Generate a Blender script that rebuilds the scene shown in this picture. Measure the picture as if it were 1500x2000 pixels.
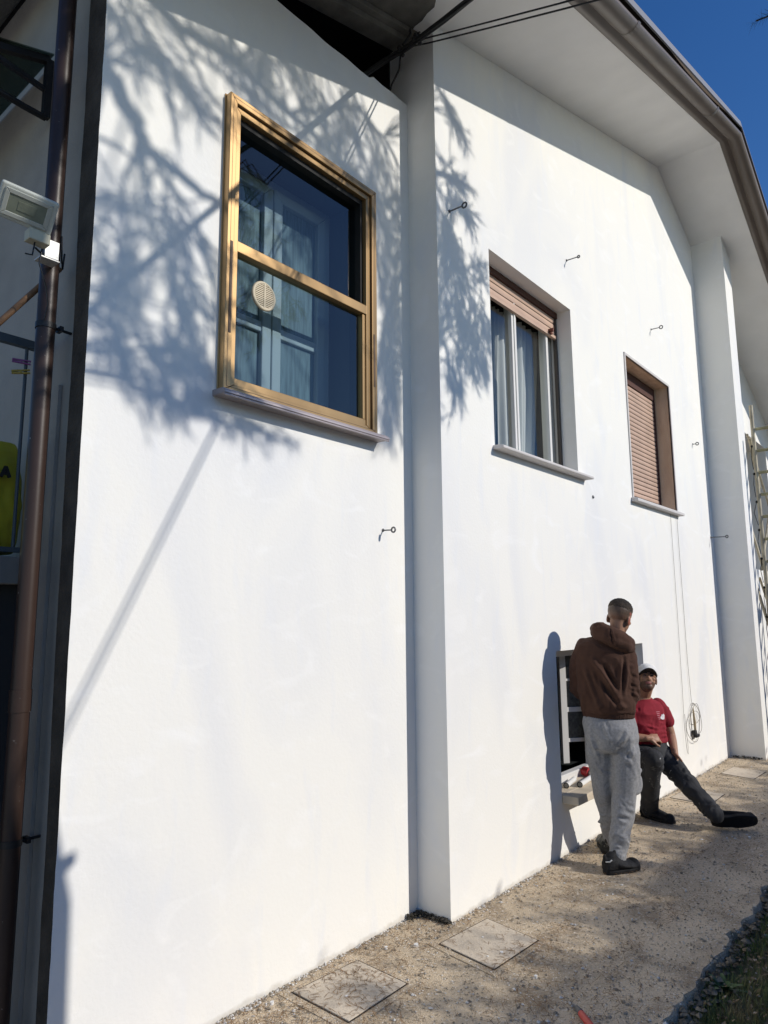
import bpy, bmesh, math, random
from mathutils import Vector, Matrix, noise
from mathutils.bvhtree import BVHTree
random.seed(7)
SC = bpy.context.scene
for o in list(bpy.data.objects): bpy.data.objects.remove(o)
COL = SC.collection
V = Vector

# ------------------------------------------------------------------ camera
cam_d = bpy.data.cameras.new('camera'); cam = bpy.data.objects.new('camera', cam_d); COL.objects.link(cam)
right, up, fwd = V((.64327, -.76560, -.00769)), V((-.10908, -.10158, .98883)), V((.75783, .63524, .14885))
M = Matrix((right, up, -fwd)).transposed().to_4x4(); M.translation = V((0, 0, 1.66)); cam.matrix_world = M
cam_d.sensor_fit = 'VERTICAL'; cam_d.sensor_height = 36; cam_d.lens = 1354.8/2000*36
cam_d.clip_start = .05; cam_d.clip_end = 3000
SC.camera = cam
# ------------------------------------------------------------------ light
SUN = V((.37, -1, .56)).normalized()
W = bpy.data.worlds.new('World'); SC.world = W; W.use_nodes = True
nt = W.node_tree; bg = nt.nodes['Background']; sky = nt.nodes.new('ShaderNodeTexSky')
sky.sky_type = 'NISHITA'; sky.sun_disc = False
sky.sun_elevation = math.asin(SUN.z); sky.sun_rotation = math.atan2(SUN.x, SUN.y)
sky.altitude = 300; sky.air_density = 1.0; sky.dust_density = .2; sky.ozone_density = 2.2
hs = nt.nodes.new('ShaderNodeHueSaturation'); hs.inputs['Hue'].default_value = .511; hs.inputs['Value'].default_value = 1.45; hs.inputs['Saturation'].default_value = 1.32; nt.links.new(sky.outputs[0], hs.inputs['Color']); nt.links.new(hs.outputs[0], bg.inputs[0]); bg.inputs[1].default_value = .08
sd = bpy.data.lights.new('sun', 'SUN'); sd.energy = 3.22; sd.angle = math.radians(.53); sd.color = (1, .945, .865)
so = bpy.data.objects.new('sun', sd); COL.objects.link(so); so.rotation_euler = SUN.to_track_quat('Z', 'Y').to_euler()
SC.view_settings.view_transform = 'Standard'; SC.view_settings.look = 'None'
SC.view_settings.exposure = .08; SC.view_settings.gamma = 1

# ------------------------------------------------------------------ helpers
def link(name, me, mat=None, parent=None):
    o = bpy.data.objects.new(name, me); COL.objects.link(o)
    for m in (mat if isinstance(mat, (list, tuple)) else [mat] if mat else []): me.materials.append(m)
    if parent:
        o.parent = parent
        if parent.type == 'EMPTY': o.matrix_parent_inverse = Matrix.Translation(parent.location).inverted()
    return o
def tag(o, label=None, cat=None, group=None, kind=None):
    if label: o['label'] = label
    if cat: o['category'] = cat
    if group: o['group'] = group
    if kind: o['kind'] = kind
    return o
def empty(name, label, cat, loc=(0, 0, 0), group=None):
    o = bpy.data.objects.new(name, None); COL.objects.link(o); o.location = loc; o.empty_display_size = .1
    return tag(o, label, cat, group)
class MB:
    def __init__(s): s.v = []; s.f = []; s.sm = []; s.mi = []; s.m = 0
    def add(s, vs, fs, smooth=False):
        b = len(s.v); s.v += [V(v) for v in vs]
        for f in fs: s.f.append([b+i for i in f]); s.sm.append(smooth); s.mi.append(s.m)
    def box(s, x0, x1, y0, y1, z0, z1):
        x0, x1 = sorted((x0, x1)); y0, y1 = sorted((y0, y1)); z0, z1 = sorted((z0, z1))
        s.add([(x, y, z) for z in (z0, z1) for y in (y0, y1) for x in (x0, x1)],
              [(0, 2, 3, 1), (4, 5, 7, 6), (0, 1, 5, 4), (2, 6, 7, 3), (0, 4, 6, 2), (1, 3, 7, 5)])
    def prism(s, poly, axis, a, b):
        """poly in 2D, extruded along axis ('x': poly=(y,z); 'y': (x,z); 'z': (x,y))"""
        def P(p, t): return {'x': (t, p[0], p[1]), 'y': (p[0], t, p[1]), 'z': (p[0], p[1], t)}[axis]
        n = len(poly); vs = [P(p, a) for p in poly]+[P(p, b) for p in poly]
        s.add(vs, [list(range(n))[::-1], list(range(n, 2*n))]+[(i, (i+1) % n, n+(i+1) % n, n+i) for i in range(n)])
    def tube(s, pts, r, seg=8, cap=True, smooth=True):
        pts = [V(p) for p in pts]; n = len(pts); rs = r if isinstance(r, (list, tuple)) else [r]*n
        base = len(s.v); u = None; vs = []; fs = []
        for i, p in enumerate(pts):
            t = (pts[min(i+1, n-1)]-pts[max(i-1, 0)])
            if t.length < 1e-9: t = V((0, 0, 1))
            t.normalize()
            if u is None: u = t.orthogonal().normalized()
            u = (u-t*u.dot(t))
            if u.length < 1e-6: u = t.orthogonal()
            u.normalize(); w = t.cross(u)
            for k in range(seg):
                a = 2*math.pi*k/seg; vs.append(p+(u*math.cos(a)+w*math.sin(a))*rs[i])
        for i in range(n-1):
            for k in range(seg):
                k2 = (k+1) % seg; fs.append((i*seg+k, i*seg+k2, (i+1)*seg+k2, (i+1)*seg+k))
        s.add(vs, fs, smooth)
        if cap: s.add(vs[:seg], [list(range(seg))[::-1]]); s.add(vs[-seg:], [list(range(seg))])
    def loft(s, rings, seg=24):
        """rings: (centre, xaxis vector, yaxis vector) ellipses; closed with caps"""
        vs = []; fs = []
        for c, a, b in rings:
            for k in range(seg):
                t = 2*math.pi*k/seg; vs.append(V(c)+V(a)*math.cos(t)+V(b)*math.sin(t))
        n = len(rings)
        for i in range(n-1):
            for k in range(seg):
                k2 = (k+1) % seg; fs.append((i*seg+k, i*seg+k2, (i+1)*seg+k2, (i+1)*seg+k))
        fs.append(list(range(seg))[::-1]); fs.append(list(range((n-1)*seg, n*seg)))
        s.add(vs, fs, True)
    def ell(s, c, a, b, d, nu=16, nv=10):
        """ellipsoid with three semi-axis vectors"""
        c, a, b, d = V(c), V(a), V(b), V(d); vs = [c+d]; fs = []
        for j in range(1, nv):
            p = math.pi*j/nv
            for i in range(nu):
                t = 2*math.pi*i/nu; vs.append(c+a*math.sin(p)*math.cos(t)+b*math.sin(p)*math.sin(t)+d*math.cos(p))
        vs.append(c-d); L = len(vs)-1
        for i in range(nu):
            i2 = (i+1) % nu; fs.append((0, 1+i, 1+i2)); fs.append((L, 1+(nv-2)*nu+i2, 1+(nv-2)*nu+i))
            for j in range(nv-2): fs.append((1+j*nu+i, 1+(j+1)*nu+i, 1+(j+1)*nu+i2, 1+j*nu+i2))
        s.add(vs, fs, True)
    def ball(s, c, r): s.ell(c, (r, 0, 0), (0, r, 0), (0, 0, r), 12, 8)
    def limb(s, pts, rs, seg=14):
        """rounded tapered chain"""
        s.tube(pts, rs, seg)
        for p, r in zip(pts, rs): s.ball(p, r*.995)
    def mesh(s, name):
        me = bpy.data.meshes.new(name); me.from_pydata([tuple(v) for v in s.v], [], s.f)
        me.polygons.foreach_set('use_smooth', s.sm); me.polygons.foreach_set('material_index', s.mi); me.update(); return me
    def build(s, name, mat, parent=None, bevel=0, seg=2, recalc=True):
        me = s.mesh(name)
        if recalc:
            bm = bmesh.new(); bm.from_mesh(me); bmesh.ops.recalc_face_normals(bm, faces=bm.faces); bm.to_mesh(me); bm.free()
        o = link(name, me, mat, parent)
        if bevel:
            b = o.modifiers.new('bevel', 'BEVEL'); b.width = bevel; b.segments = seg; b.limit_method = 'ANGLE'; b.angle_limit = math.radians(40)
        return o
def fuse(mb, name, mat, parent, voxel=.006, smooth=6, fold=None, paint=None):
    """turn overlapping shapes into one continuous skin"""
    me = mb.mesh(name); bm = bmesh.new(); bm.from_mesh(me); bmesh.ops.recalc_face_normals(bm, faces=bm.faces); bm.to_mesh(me); bm.free()
    o = link(name, me, None, None)
    r = o.modifiers.new('r', 'REMESH'); r.mode = 'VOXEL'; r.voxel_size = voxel; r.use_smooth_shade = True
    if smooth:
        m = o.modifiers.new('s', 'SMOOTH'); m.factor = .5; m.iterations = smooth
    dg = bpy.context.evaluated_depsgraph_get(); dg.update()
    me2 = bpy.data.meshes.new_from_object(o.evaluated_get(dg)); me2.name = name
    bpy.data.objects.remove(o); bpy.data.meshes.remove(me)
    if fold:
        n = [v.normal.copy() for v in me2.vertices]
        for v, nn in zip(me2.vertices, n): v.co = v.co+nn*fold(v.co, nn)
        me2.update()
    if paint:
        ca = me2.color_attributes.new('Col', 'FLOAT_COLOR', 'POINT')
        for i, v in enumerate(me2.vertices): ca.data[i].color = (*paint(v.co), 1)
    me2.polygons.foreach_set('use_smooth', [True]*len(me2.polygons))
    return link(name, me2, mat, parent)

# ------------------------------------------------------------------ materials
def mat(name, col, rough=.8, var=0., vs=3., bump=0., bs=80., metal=0., col2=None, spec=.4, stretch=None, detail=5, cut=None):
    m = bpy.data.materials.new(name); m.use_nodes = True; t = m.node_tree; N = t.nodes; L = t.links; p = N['Principled BSDF']
    p.inputs['Base Color'].default_value = (*col, 1); p.inputs['Roughness'].default_value = rough
    p.inputs['Metallic'].default_value = metal; p.inputs['Specular IOR Level'].default_value = spec
    tc = N.new('ShaderNodeTexCoord'); src = tc.outputs['Object']
    if stretch:
        mp = N.new('ShaderNodeMapping'); mp.inputs['Scale'].default_value = stretch; L.new(src, mp.inputs[0]); src = mp.outputs[0]
    if var or col2:
        n = N.new('ShaderNodeTexNoise'); n.inputs['Scale'].default_value = vs; n.inputs['Detail'].default_value = detail; L.new(src, n.inputs['Vector'])
        r = N.new('ShaderNodeValToRGB'); a, b = cut or (.3, .7)
        r.color_ramp.elements[0].position = a; r.color_ramp.elements[1].position = b
        c2 = col2 or tuple(min(1, c*(1+var)) for c in col); c1 = col if col2 else tuple(c*(1-var) for c in col)
        r.color_ramp.elements[0].color = (*c1, 1); r.color_ramp.elements[1].color = (*c2, 1)
        L.new(n.outputs[0], r.inputs[0]); L.new(r.outputs[0], p.inputs['Base Color'])
    if bump:
        n2 = N.new('ShaderNodeTexNoise'); n2.inputs['Scale'].default_value = bs; n2.inputs['Detail'].default_value = 6; L.new(tc.outputs['Object'], n2.inputs['Vector'])
        b = N.new('ShaderNodeBump'); b.inputs['Strength'].default_value = bump; b.inputs['Distance'].default_value = .01
        L.new(n2.outputs[0], b.inputs['Height']); L.new(b.outputs[0], p.inputs['Normal'])
    return m
def mixin(m, col, scale, lo, hi, stretch=None, tex='noise', amount=1., detail=3, dist=0.):
    """lay a second colour over the base with a noise or cell mask"""
    t = m.node_tree; N = t.nodes; L = t.links; p = N['Principled BSDF']; s = p.inputs['Base Color']
    tc = N.new('ShaderNodeTexCoord'); v = tc.outputs['Object']
    if stretch:
        mp = N.new('ShaderNodeMapping'); mp.inputs['Scale'].default_value = stretch; L.new(v, mp.inputs[0]); v = mp.outputs[0]
    if tex == 'noise':
        n = N.new('ShaderNodeTexNoise'); n.inputs['Scale'].default_value = scale; n.inputs['Detail'].default_value = detail; n.inputs['Distortion'].default_value = dist; out = n.outputs[0]
    else:
        n = N.new('ShaderNodeTexVoronoi'); n.inputs['Scale'].default_value = scale; out = n.outputs['Distance']
    L.new(v, n.inputs['Vector'])
    r = N.new('ShaderNodeMapRange'); r.inputs[1].default_value = lo; r.inputs[2].default_value = hi; r.inputs[4].default_value = amount; L.new(out, r.inputs[0])
    x = N.new('ShaderNodeMix'); x.data_type = 'RGBA'; L.new(r.outputs[0], x.inputs[0])
    if s.links: L.new(s.links[0].from_socket, x.inputs[6])
    else: x.inputs[6].default_value = s.default_value
    x.inputs[7].default_value = (*col, 1); L.new(x.outputs[2], s); return m
def attrmat(name, rough=.6, bump=.1, bs=120):
    m = mat(name, (.5, .5, .5), rough, bump=bump, bs=bs); t = m.node_tree
    a = t.nodes.new('ShaderNodeAttribute'); a.attribute_name = 'Col'; t.links.new(a.outputs[0], t.nodes['Principled BSDF'].inputs['Base Color'])
    t.nodes['Principled BSDF'].inputs['Subsurface Weight'].default_value = .05
    t.nodes['Principled BSDF'].inputs['Subsurface Radius'].default_value = (.01, .004, .002); return m
def glass(name, tint=(.82, .9, .92), k=1.0, ior=1.5):
    m = bpy.data.materials.new(name); m.use_nodes = True; t = m.node_tree; N = t.nodes; L = t.links; N.clear()
    o = N.new('ShaderNodeOutputMaterial'); mx = N.new('ShaderNodeMixShader'); tr = N.new('ShaderNodeBsdfTransparent'); gl = N.new('ShaderNodeBsdfGlossy'); fr = N.new('ShaderNodeFresnel')
    fr.inputs[0].default_value = ior; tr.inputs[0].default_value = (*tint, 1); gl.inputs['Roughness'].default_value = .01
    mt = N.new('ShaderNodeMath'); mt.operation = 'MULTIPLY'; mt.inputs[1].default_value = k; mt.use_clamp = True
    L.new(fr.outputs[0], mt.inputs[0]); L.new(mt.outputs[0], mx.inputs[0]); L.new(tr.outputs[0], mx.inputs[1]); L.new(gl.outputs[0], mx.inputs[2]); L.new(mx.outputs[0], o.inputs[0]); return m

m_wall = mat('white wall paint', (.878, .862, .805), .9, bump=.12, bs=60)
mixin(m_wall, (.74, .75, .77), 1.1, .48, .70, stretch=(1, 1, .45), amount=.6, detail=6, dist=1.2)
mixin(m_wall, (.77, .79, .82), 5.0, .55, .75, stretch=(1.6, 1, .35), amount=.45, detail=5, dist=.6)
mixin(m_wall, (.93, .925, .90), 3.2, .56, .74, stretch=(.6, 1, 1.2), amount=.5, detail=6, dist=2.)
def basedirt(m, col, h):
    t = m.node_tree; N = t.nodes; L = t.links; p = N['Principled BSDF']; s = p.inputs['Base Color']
    tc = N.new('ShaderNodeTexCoord'); sp = N.new('ShaderNodeSeparateXYZ'); n = N.new('ShaderNodeTexNoise'); n.inputs['Scale'].default_value = 14; n.inputs['Detail'].default_value = 8
    L.new(tc.outputs['Object'], sp.inputs[0]); L.new(tc.outputs['Object'], n.inputs['Vector'])
    a = N.new('ShaderNodeMath'); a.operation = 'MULTIPLY_ADD'; a.inputs[1].default_value = -h*2.2; a.inputs[2].default_value = h*.35; L.new(n.outputs[0], a.inputs[0])
    b_ = N.new('ShaderNodeMath'); b_.operation = 'ADD'; L.new(sp.outputs['Z'], b_.inputs[0]); L.new(a.outputs[0], b_.inputs[1])
    r = N.new('ShaderNodeMapRange'); r.inputs[1].default_value = -h*.5; r.inputs[2].default_value = h*.15; r.inputs[3].default_value = .5; r.inputs[4].default_value = 0; L.new(b_.outputs[0], r.inputs[0])
    x = N.new('ShaderNodeMix'); x.data_type = 'RGBA'; L.new(r.outputs[0], x.inputs[0]); L.new(s.links[0].from_socket, x.inputs[6]); x.inputs[7].default_value = (*col, 1); L.new(x.outputs[2], s)
basedirt(m_wall, (.50, .45, .37), .032)
m_soff = mat('soffit paint', (.86, .84, .81), .9, .05, 2.2, bump=.1, bs=50)
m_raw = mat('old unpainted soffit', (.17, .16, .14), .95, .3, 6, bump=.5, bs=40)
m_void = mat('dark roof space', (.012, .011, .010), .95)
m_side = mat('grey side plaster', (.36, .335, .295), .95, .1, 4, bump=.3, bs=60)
m_edge = mat('raw mortar edge', (.068, .056, .042), .98, .35, 9, bump=.8, bs=50)
m_trim = mat('brown rake metal', (.135, .108, .088), .42, .12, 3, bump=.05, bs=20, spec=.5)
m_flash = mat('grey flashing', (.22, .22, .23), .45, metal=.6)
m_roof = mat('roof sheet', (.10, .07, .055), .8)
m_gold = mat('bronze anodised aluminium', (.37, .235, .105), .34, .28, 3, metal=.6, stretch=(1, 1, .15))
m_golddk = mat('worn bronze groove', (.10, .06, .035), .6)
m_black = mat('black rubber gasket', (.012, .012, .012), .7)
m_sill1 = mat('aluminium sill', (.42, .36, .35), .38, .15, 5, metal=.55)
m_pvc = mat('white pvc', (.72, .71, .68), .45)
m_pvcd = mat('inner window frame', (.62, .66, .66), .5)
m_shut = mat('salmon shutter slats', (.53, .365, .275), .6, .10, 4)
m_shutgap = mat('shutter joints', (.10, .05, .04), .9)
m_trav = mat('brown travertine lining', (.60, .455, .32), .85, .0, 14, bump=.5, bs=70, col2=(.72, .58, .43), stretch=(1, 1, .25))
m_sillw = mat('painted stone sill', (.62, .59, .57), .8, .05, 6)
m_sills = mat('travertine sill', (.62, .53, .40), .8, .12, 7, bump=.25, bs=60)
m_glass = glass('window glass', (.92, .95, .96), 1.3)
m_glassd = glass('reflective glass', (.60, .70, .75), 1.7)
m_room = mat('dark room', (.035, .035, .035), .95)
m_curt = mat('sheer curtain', (.62, .63, .60), .9)
m_froz = mat('frosted panel', (.20, .27, .29), .35, .3, 9, stretch=(6, 1, .7))
m_pipe = mat('brown downpipe paint', (.036, .021, .016), .40, .25, 5, bump=.06, bs=15, spec=.4, stretch=(1, 1, .4))
mixin(m_pipe, (.4, .38, .36), 60, .72, .78, amount=.7)
m_iron = mat('blue grey railing paint', (.07, .09, .105), .5)
m_blackp = mat('black plastic', (.014, .014, .015), .45)
m_poly = glass('canopy polycarbonate', (.25, .30, .28), .6)
m_cable = mat('black cable', (.02, .02, .02), .6)
m_steel = mat('galvanised steel', (.16, .16, .16), .45, metal=.7)
m_scaf = mat('weathered scaffold tube', (.46, .41, .30), .6, .3, 9, metal=.1, bump=.2)
m_scafg = mat('paint splashed scaffold rung', (.30, .28, .16), .65, .35, 12)
m_plank = mat('scaffold plank', (.30, .24, .16), .9, .2, 5, stretch=(1, 8, 8))
m_bark = mat('pine bark', (.10, .07, .05), .95, .4, 9, bump=.8, bs=20)
m_needle = mat('pine needles', (.035, .055, .022), .7, .4, 2)
m_leaf = mat('hedge leaves', (.035, .055, .02), .7, .4, 1.5)
# ------------------------------------------------------------------ ground
Y1, Y2, Y3 = 2.575, 2.35, 1.98           # wall planes: recessed bay, main gable, pilaster
def zs(x): return 5.56+.307*(x-3.4) if x < 7.945 else 6.955-.44*(x-7.945)    # soffit height
m_soil = mat('soil', (.10, .078, .05), .98, .4, 5, bump=.8, bs=30)
mixin(m_soil, (.085, .10, .035), 2.2, .45, .6)
m_path = mat('washed concrete path', (.66, .53, .365), .95, .22, 1.7, bump=1., bs=150, detail=8)
mixin(m_path, (.24, .17, .105), 4, .50, .68, amount=.6, detail=9)  # brown needle mottle, strengthened to paint deeper shade bands into the path
mixin(m_path, (.80, .74, .64), 170, .62, .68, amount=.8)
mixin(m_path, (.17, .13, .09), 120, .62, .70, amount=.75)
mixin(m_path, (.86, .80, .70), 62, .60, .66, amount=.7)
mixin(m_path, (.20, .15, .10), 55, .58, .68, amount=.6, detail=6)
m_slab = mat('concrete cover', (.62, .53, .41), .95, .12, 4, bump=.4, bs=90)
mixin(m_slab, (.36, .31, .25), 9, .56, .75, amount=.6, detail=7)
mixin(m_slab, (.7, .68, .62), 90, .66, .72, amount=.7); mixin(m_slab, (.28, .24, .19), 60, .60, .68, amount=.5, detail=6)
m_joint = mat('dirt joint', (.045, .035, .025), .98)
b = MB(); b.add([(-400, -400, -.07), (400, -400, -.07), (400, 400, -.07), (-400, 400, -.07)], [(0, 1, 2, 3)])
m_yard = mat('pale bounce ground', (.42, .38, .31), .97, .2, .8, bump=.6, bs=40)  # unseen yard made pale to bounce light up onto the soffit
tag(b.build('ground', m_yard), kind='structure')
b = MB(); b.add([(-4, .12, -.064), (26, .12, -.064), (26, 1.2, -.064), (-4, 1.2, -.064)], [(0, 1, 2, 3)]); tag(b.build('verge', m_soil), kind='structure')
# path: broken outer edge
rnd = random.Random(3)
edge = []; x = -6.
while x < 30:
    j = .045*noise.noise(V((x*2.3, 0, 0)))+.035*noise.noise(V((x*9, 3, 0)))+.015*noise.noise(V((x*31, 5, 0)))
    edge.append((x, 1.13+j)); x += .05
b = MB(); n = len(edge); vs = []
for x, y in edge: vs += [(x, 4.0, 0), (x, y+.006, 0), (x, y, -.010), (x+.01, y-.02*(1+noise.noise(V((x*20, 0, 0)))), -.08)]
fs = [(4*i+k, 4*i+k+1, 4*i+k+5, 4*i+k+4) for i in range(n-1) for k in range(3)]
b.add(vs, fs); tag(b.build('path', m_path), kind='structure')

# ------------------------------------------------------------------ house
house = empty('house', 'white painted gable house with overhanging eaves and three upper windows', 'house', (3.36, 2.35, 0))
# recessed bay: insulated panel with ragged corner and wavy top
X0, X1 = 1.25, 3.345
def jag(t, a=.0016): return a*noise.noise(V((t*5, 1, 2)))+a*noise.noise(V((t*43, 1, 7)))
zz = [-.1+i*.035 for i in range(int(5.1/.035))]
leftp = [(X0+jag(z), z) for z in zz]
def topz(x): return 5.02+.012*noise.noise(V((x*6, 0, 0)))+.02*math.sin(x*2.2)+(0.03 if x > 3.0 else 0)
HX0, HX1, HZ0, HZ1 = 1.93, 2.915, 2.72, 4.165
b = MB()
tops = [1.93+i*.05 for i in range(1, 20)]
b.add([(x, Y1, z) for x, z in leftp]+[(x, Y1, topz(x)) for x in (1.27, 1.4, 1.6, 1.8)]+[(HX0, Y1, topz(HX0)), (HX0, Y1, -.1)],
      [list(range(len(leftp)+6))])
def quad(b, x0, x1, z0, z1, y): b.add([(x0, y, z0), (x1, y, z0), (x1, y, z1), (x0, y, z1)], [(0, 1, 2, 3)])
quad(b, HX0, HX1, -.1, HZ0, Y1)
xs = [HX0+(HX1-HX0)*i/20 for i in range(21)]
b.add([(HX0, Y1, HZ1), (HX1, Y1, HZ1)]+[(x, Y1, topz(x)) for x in xs[::-1]], [list(range(23))])
xs = [HX1+(X1-HX1)*i/10 for i in range(11)]
b.add([(HX1, Y1, -.1), (X1, Y1, -.1)]+[(x, Y1, topz(x)) for x in xs[::-1]], [list(range(13))])
# opening reveals and panel top
for (a, c) in (((HX0, HZ0), (HX1, HZ0)), ((HX1, HZ0), (HX1, HZ1)), ((HX1, HZ1), (HX0, HZ1)), ((HX0, HZ1), (HX0, HZ0))):
    b.add([(a[0], Y1, a[1]), (c[0], Y1, c[1]), (c[0], Y1+.045, c[1]), (a[0], Y1+.045, a[1])], [(0, 1, 2, 3)])
xs = [X0+(X1-X0)*i/40 for i in range(41)]
for i in range(40): b.add([(xs[i], Y1, topz(xs[i])), (xs[i+1], Y1, topz(xs[i+1])), (xs[i+1], Y1+.12, topz(xs[i+1])), (xs[i], Y1+.12, topz(xs[i]))], [(0, 1, 2, 3)])
b.build('wall', m_wall, house, recalc=False)
# raw corner edge of the panel (dark mortar) with ragged far border
b = MB()
zq = [-.1+i*.05 for i in range(104)]
def far(z): return 2.655+.022*z/1.0*.8+.012*noise.noise(V((z*1.6, 4, 0)))+.005*noise.noise(V((z*9, 4, 0)))
for i in range(len(zq)-1):
    z0, z1 = zq[i], zq[i+1]
    b.add([(X0+jag(z0), Y1, z0), (X0+jag(z1), Y1, z1), (X0+.002, far(z1), z1), (X0+.002, far(z0), z0)], [(0, 1, 2, 3)])
    b.add([(X0+.002, far(z0), z0), (X0+.002, far(z1), z1), (X0+.022, far(z1)+.004, z1), (X0+.022, far(z0)+.004, z0)], [(0, 1, 2, 3)])
b.build('corner_edge', m_edge, house, recalc=False)
# old side wall
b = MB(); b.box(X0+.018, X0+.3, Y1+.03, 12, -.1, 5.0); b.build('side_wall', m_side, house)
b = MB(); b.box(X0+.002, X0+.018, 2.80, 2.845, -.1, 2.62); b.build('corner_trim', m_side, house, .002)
# roof space above the panel
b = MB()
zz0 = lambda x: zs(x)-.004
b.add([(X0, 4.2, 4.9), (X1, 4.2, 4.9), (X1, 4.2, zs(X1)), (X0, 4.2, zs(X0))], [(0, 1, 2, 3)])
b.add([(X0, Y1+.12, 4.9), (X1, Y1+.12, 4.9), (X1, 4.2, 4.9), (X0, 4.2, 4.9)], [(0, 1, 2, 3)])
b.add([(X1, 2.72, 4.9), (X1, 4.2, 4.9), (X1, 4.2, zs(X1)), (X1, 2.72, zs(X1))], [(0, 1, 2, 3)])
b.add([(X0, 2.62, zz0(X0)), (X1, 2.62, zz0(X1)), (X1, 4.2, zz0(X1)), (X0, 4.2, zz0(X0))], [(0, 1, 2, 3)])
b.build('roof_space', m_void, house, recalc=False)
# beam below the old soffit
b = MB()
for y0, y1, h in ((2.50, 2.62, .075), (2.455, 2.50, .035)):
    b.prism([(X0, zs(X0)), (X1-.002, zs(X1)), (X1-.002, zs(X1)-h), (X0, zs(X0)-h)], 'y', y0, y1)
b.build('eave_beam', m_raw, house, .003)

# main gable wall with three openings; side return at x=3.345
PX0, PX1 = 9.12, 9.47
def gable(b, x0, x1, holes, y, zb=-.1):
    cx = sorted({x0, x1}|{h[0] for h in holes}|{h[1] for h in holes}|({7.945} if x0 < 7.945 < x1 else set()))
    for a, c in zip(cx, cx[1:]):
        hs = sorted([h for h in holes if h[0] <= a+1e-6 and h[1] >= c-1e-6], key=lambda h: h[2]); z = zb
        for h in hs: quad(b, a, c, z, h[2], y); z = h[3]
        b.add([(a, y, z), (c, y, z), (c, y, zs(c)), (a, y, zs(a))], [(0, 1, 2, 3)])
def reveals(b, h, y0, y1):
    x0, x1, z0, z1 = h
    for (a, c) in (((x0, z0), (x1, z0)), ((x1, z0), (x1, z1)), ((x1, z1), (x0, z1)), ((x0, z1), (x0, z0))):
        b.add([(a[0], y0, a[1]), (c[0], y0, c[1]), (c[0], y1, c[1]), (a[0], y1, a[1])], [(0, 1, 2, 3)])
H2 = (3.97, 5.275, 2.78, 4.215); H3 = (6.46, 7.755, 2.745, 4.18); H4 = (4.735, 6.475, .40, 1.40)
b = MB(); gable(b, X1, PX0, [H2, H3, H4], Y2)
reveals(b, H2, Y2, 2.60); reveals(b, H4, Y2, 2.60)
b.add([(X1, Y2, -.1), (X1, 2.72, -.1), (X1, 2.72, zs(X1)), (X1, Y2, zs(X1))], [(0, 1, 2, 3)])
b.build('wall', m_wall, house, recalc=False)
# pilaster and the wall beyond it
b = MB()
b.add([(PX0, Y3, -.1), (PX1, Y3, -.1), (PX1, Y3, zs(PX1)), (PX0, Y3, zs(PX0))], [(0, 1, 2, 3)])
b.add([(PX0, Y2, -.1), (PX0, Y3, -.1), (PX0, Y3, zs(PX0)), (PX0, Y2, zs(PX0))], [(0, 1, 2, 3)])
b.add([(PX1, Y3, -.1), (PX1, Y2, -.1), (PX1, Y2, zs(PX1)), (PX1, Y3, zs(PX1))], [(0, 1, 2, 3)])
b.build('pilaster', m_wall, house, recalc=False)
H5 = (9.9, 12.6, 2.3, 4.35)
b = MB(); gable(b, PX1, 15.4, [H5], Y2); reveals(b, H5, Y2, 3.2)
b.build('wall', m_wall, house, recalc=False)
b = MB(); b.box(15.38, 15.4, Y2+.002, 12, -.1, zs(15.4)); b.build('side_wall', m_wall, house)
b = MB(); b.box(9.9, 12.6, 3.2, 3.3, 2.3, 4.35); b.build('loggia_back', m_room, house)
# soffit: painted part and old part, fascia, roof
YS = 1.66
b = MB()
rag = [(3.02+.11*noise.noise(V((i*.9, 0, 4)))+.05*noise.noise(V((i*3.1, 0, 4)))+.28*(i/14.), YS+(2.56-YS)*i/14.) for i in range(15)]
pts = [(x, y, zs(x)) for x, y in rag]
b.add(pts+[(7.945, 2.56, zs(7.945)), (7.945, YS, zs(7.945))], [list(range(17))])
b.add([(7.945, YS, zs(7.945)), (7.945, 2.56, zs(7.945)), (16, 2.56, zs(16)), (16, YS, zs(16))], [(0, 1, 2, 3)])
b.build('soffit', m_soff, house, recalc=False)
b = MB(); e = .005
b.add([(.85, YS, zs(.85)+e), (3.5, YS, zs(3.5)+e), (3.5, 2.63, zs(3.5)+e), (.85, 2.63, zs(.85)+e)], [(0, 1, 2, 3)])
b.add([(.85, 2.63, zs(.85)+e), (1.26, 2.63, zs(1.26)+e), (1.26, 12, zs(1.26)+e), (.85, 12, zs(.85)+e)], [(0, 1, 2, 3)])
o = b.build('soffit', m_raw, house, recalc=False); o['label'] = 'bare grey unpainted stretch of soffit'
prof = [(1.66, -.012), (1.645, -.03), (1.60, -.025), (1.580, -.005)]
for i in range(13):
    a = math.radians(200+i*14); prof.append((1.503+.078*math.cos(a), .022+.078*math.sin(a)))
prof += [(1.44, .10), (1.66, .10)]
def sweep(b, prof, smooth=True):
    st = [.80, 3., 5., 7.945, 10., 16.2]; n = len(prof); vs = []
    for x in st:
        for y, z in prof: vs.append((x, y, zs(x)+z))
    b.add(vs, [(i*n+k, i*n+(k+1) % n, (i+1)*n+(k+1) % n, (i+1)*n+k) for i in range(len(st)-1) for k in range(n)]+[list(range(n)), list(range((len(st)-1)*n, len(st)*n))], smooth)
b = MB(); sweep(b, prof)
for x in (4.63, 6.9):                                  # overlap joints of the trim
    pp = [(1.503+.081*math.cos(math.radians(195+i*15)), .022+.081*math.sin(math.radians(195+i*15))) for i in range(12)]
    for i in range(11):
        (y0, z0), (y1, z1) = pp[i], pp[i+1]
        b.add([(x, y0, zs(x)+z0), (x+.05, y0, zs(x+.05)+z0), (x+.05, y1, zs(x+.05)+z1), (x, y1, zs(x)+z1)], [(0, 1, 2, 3)], True)
o = b.build('rake_trim', m_trim, house)
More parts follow.
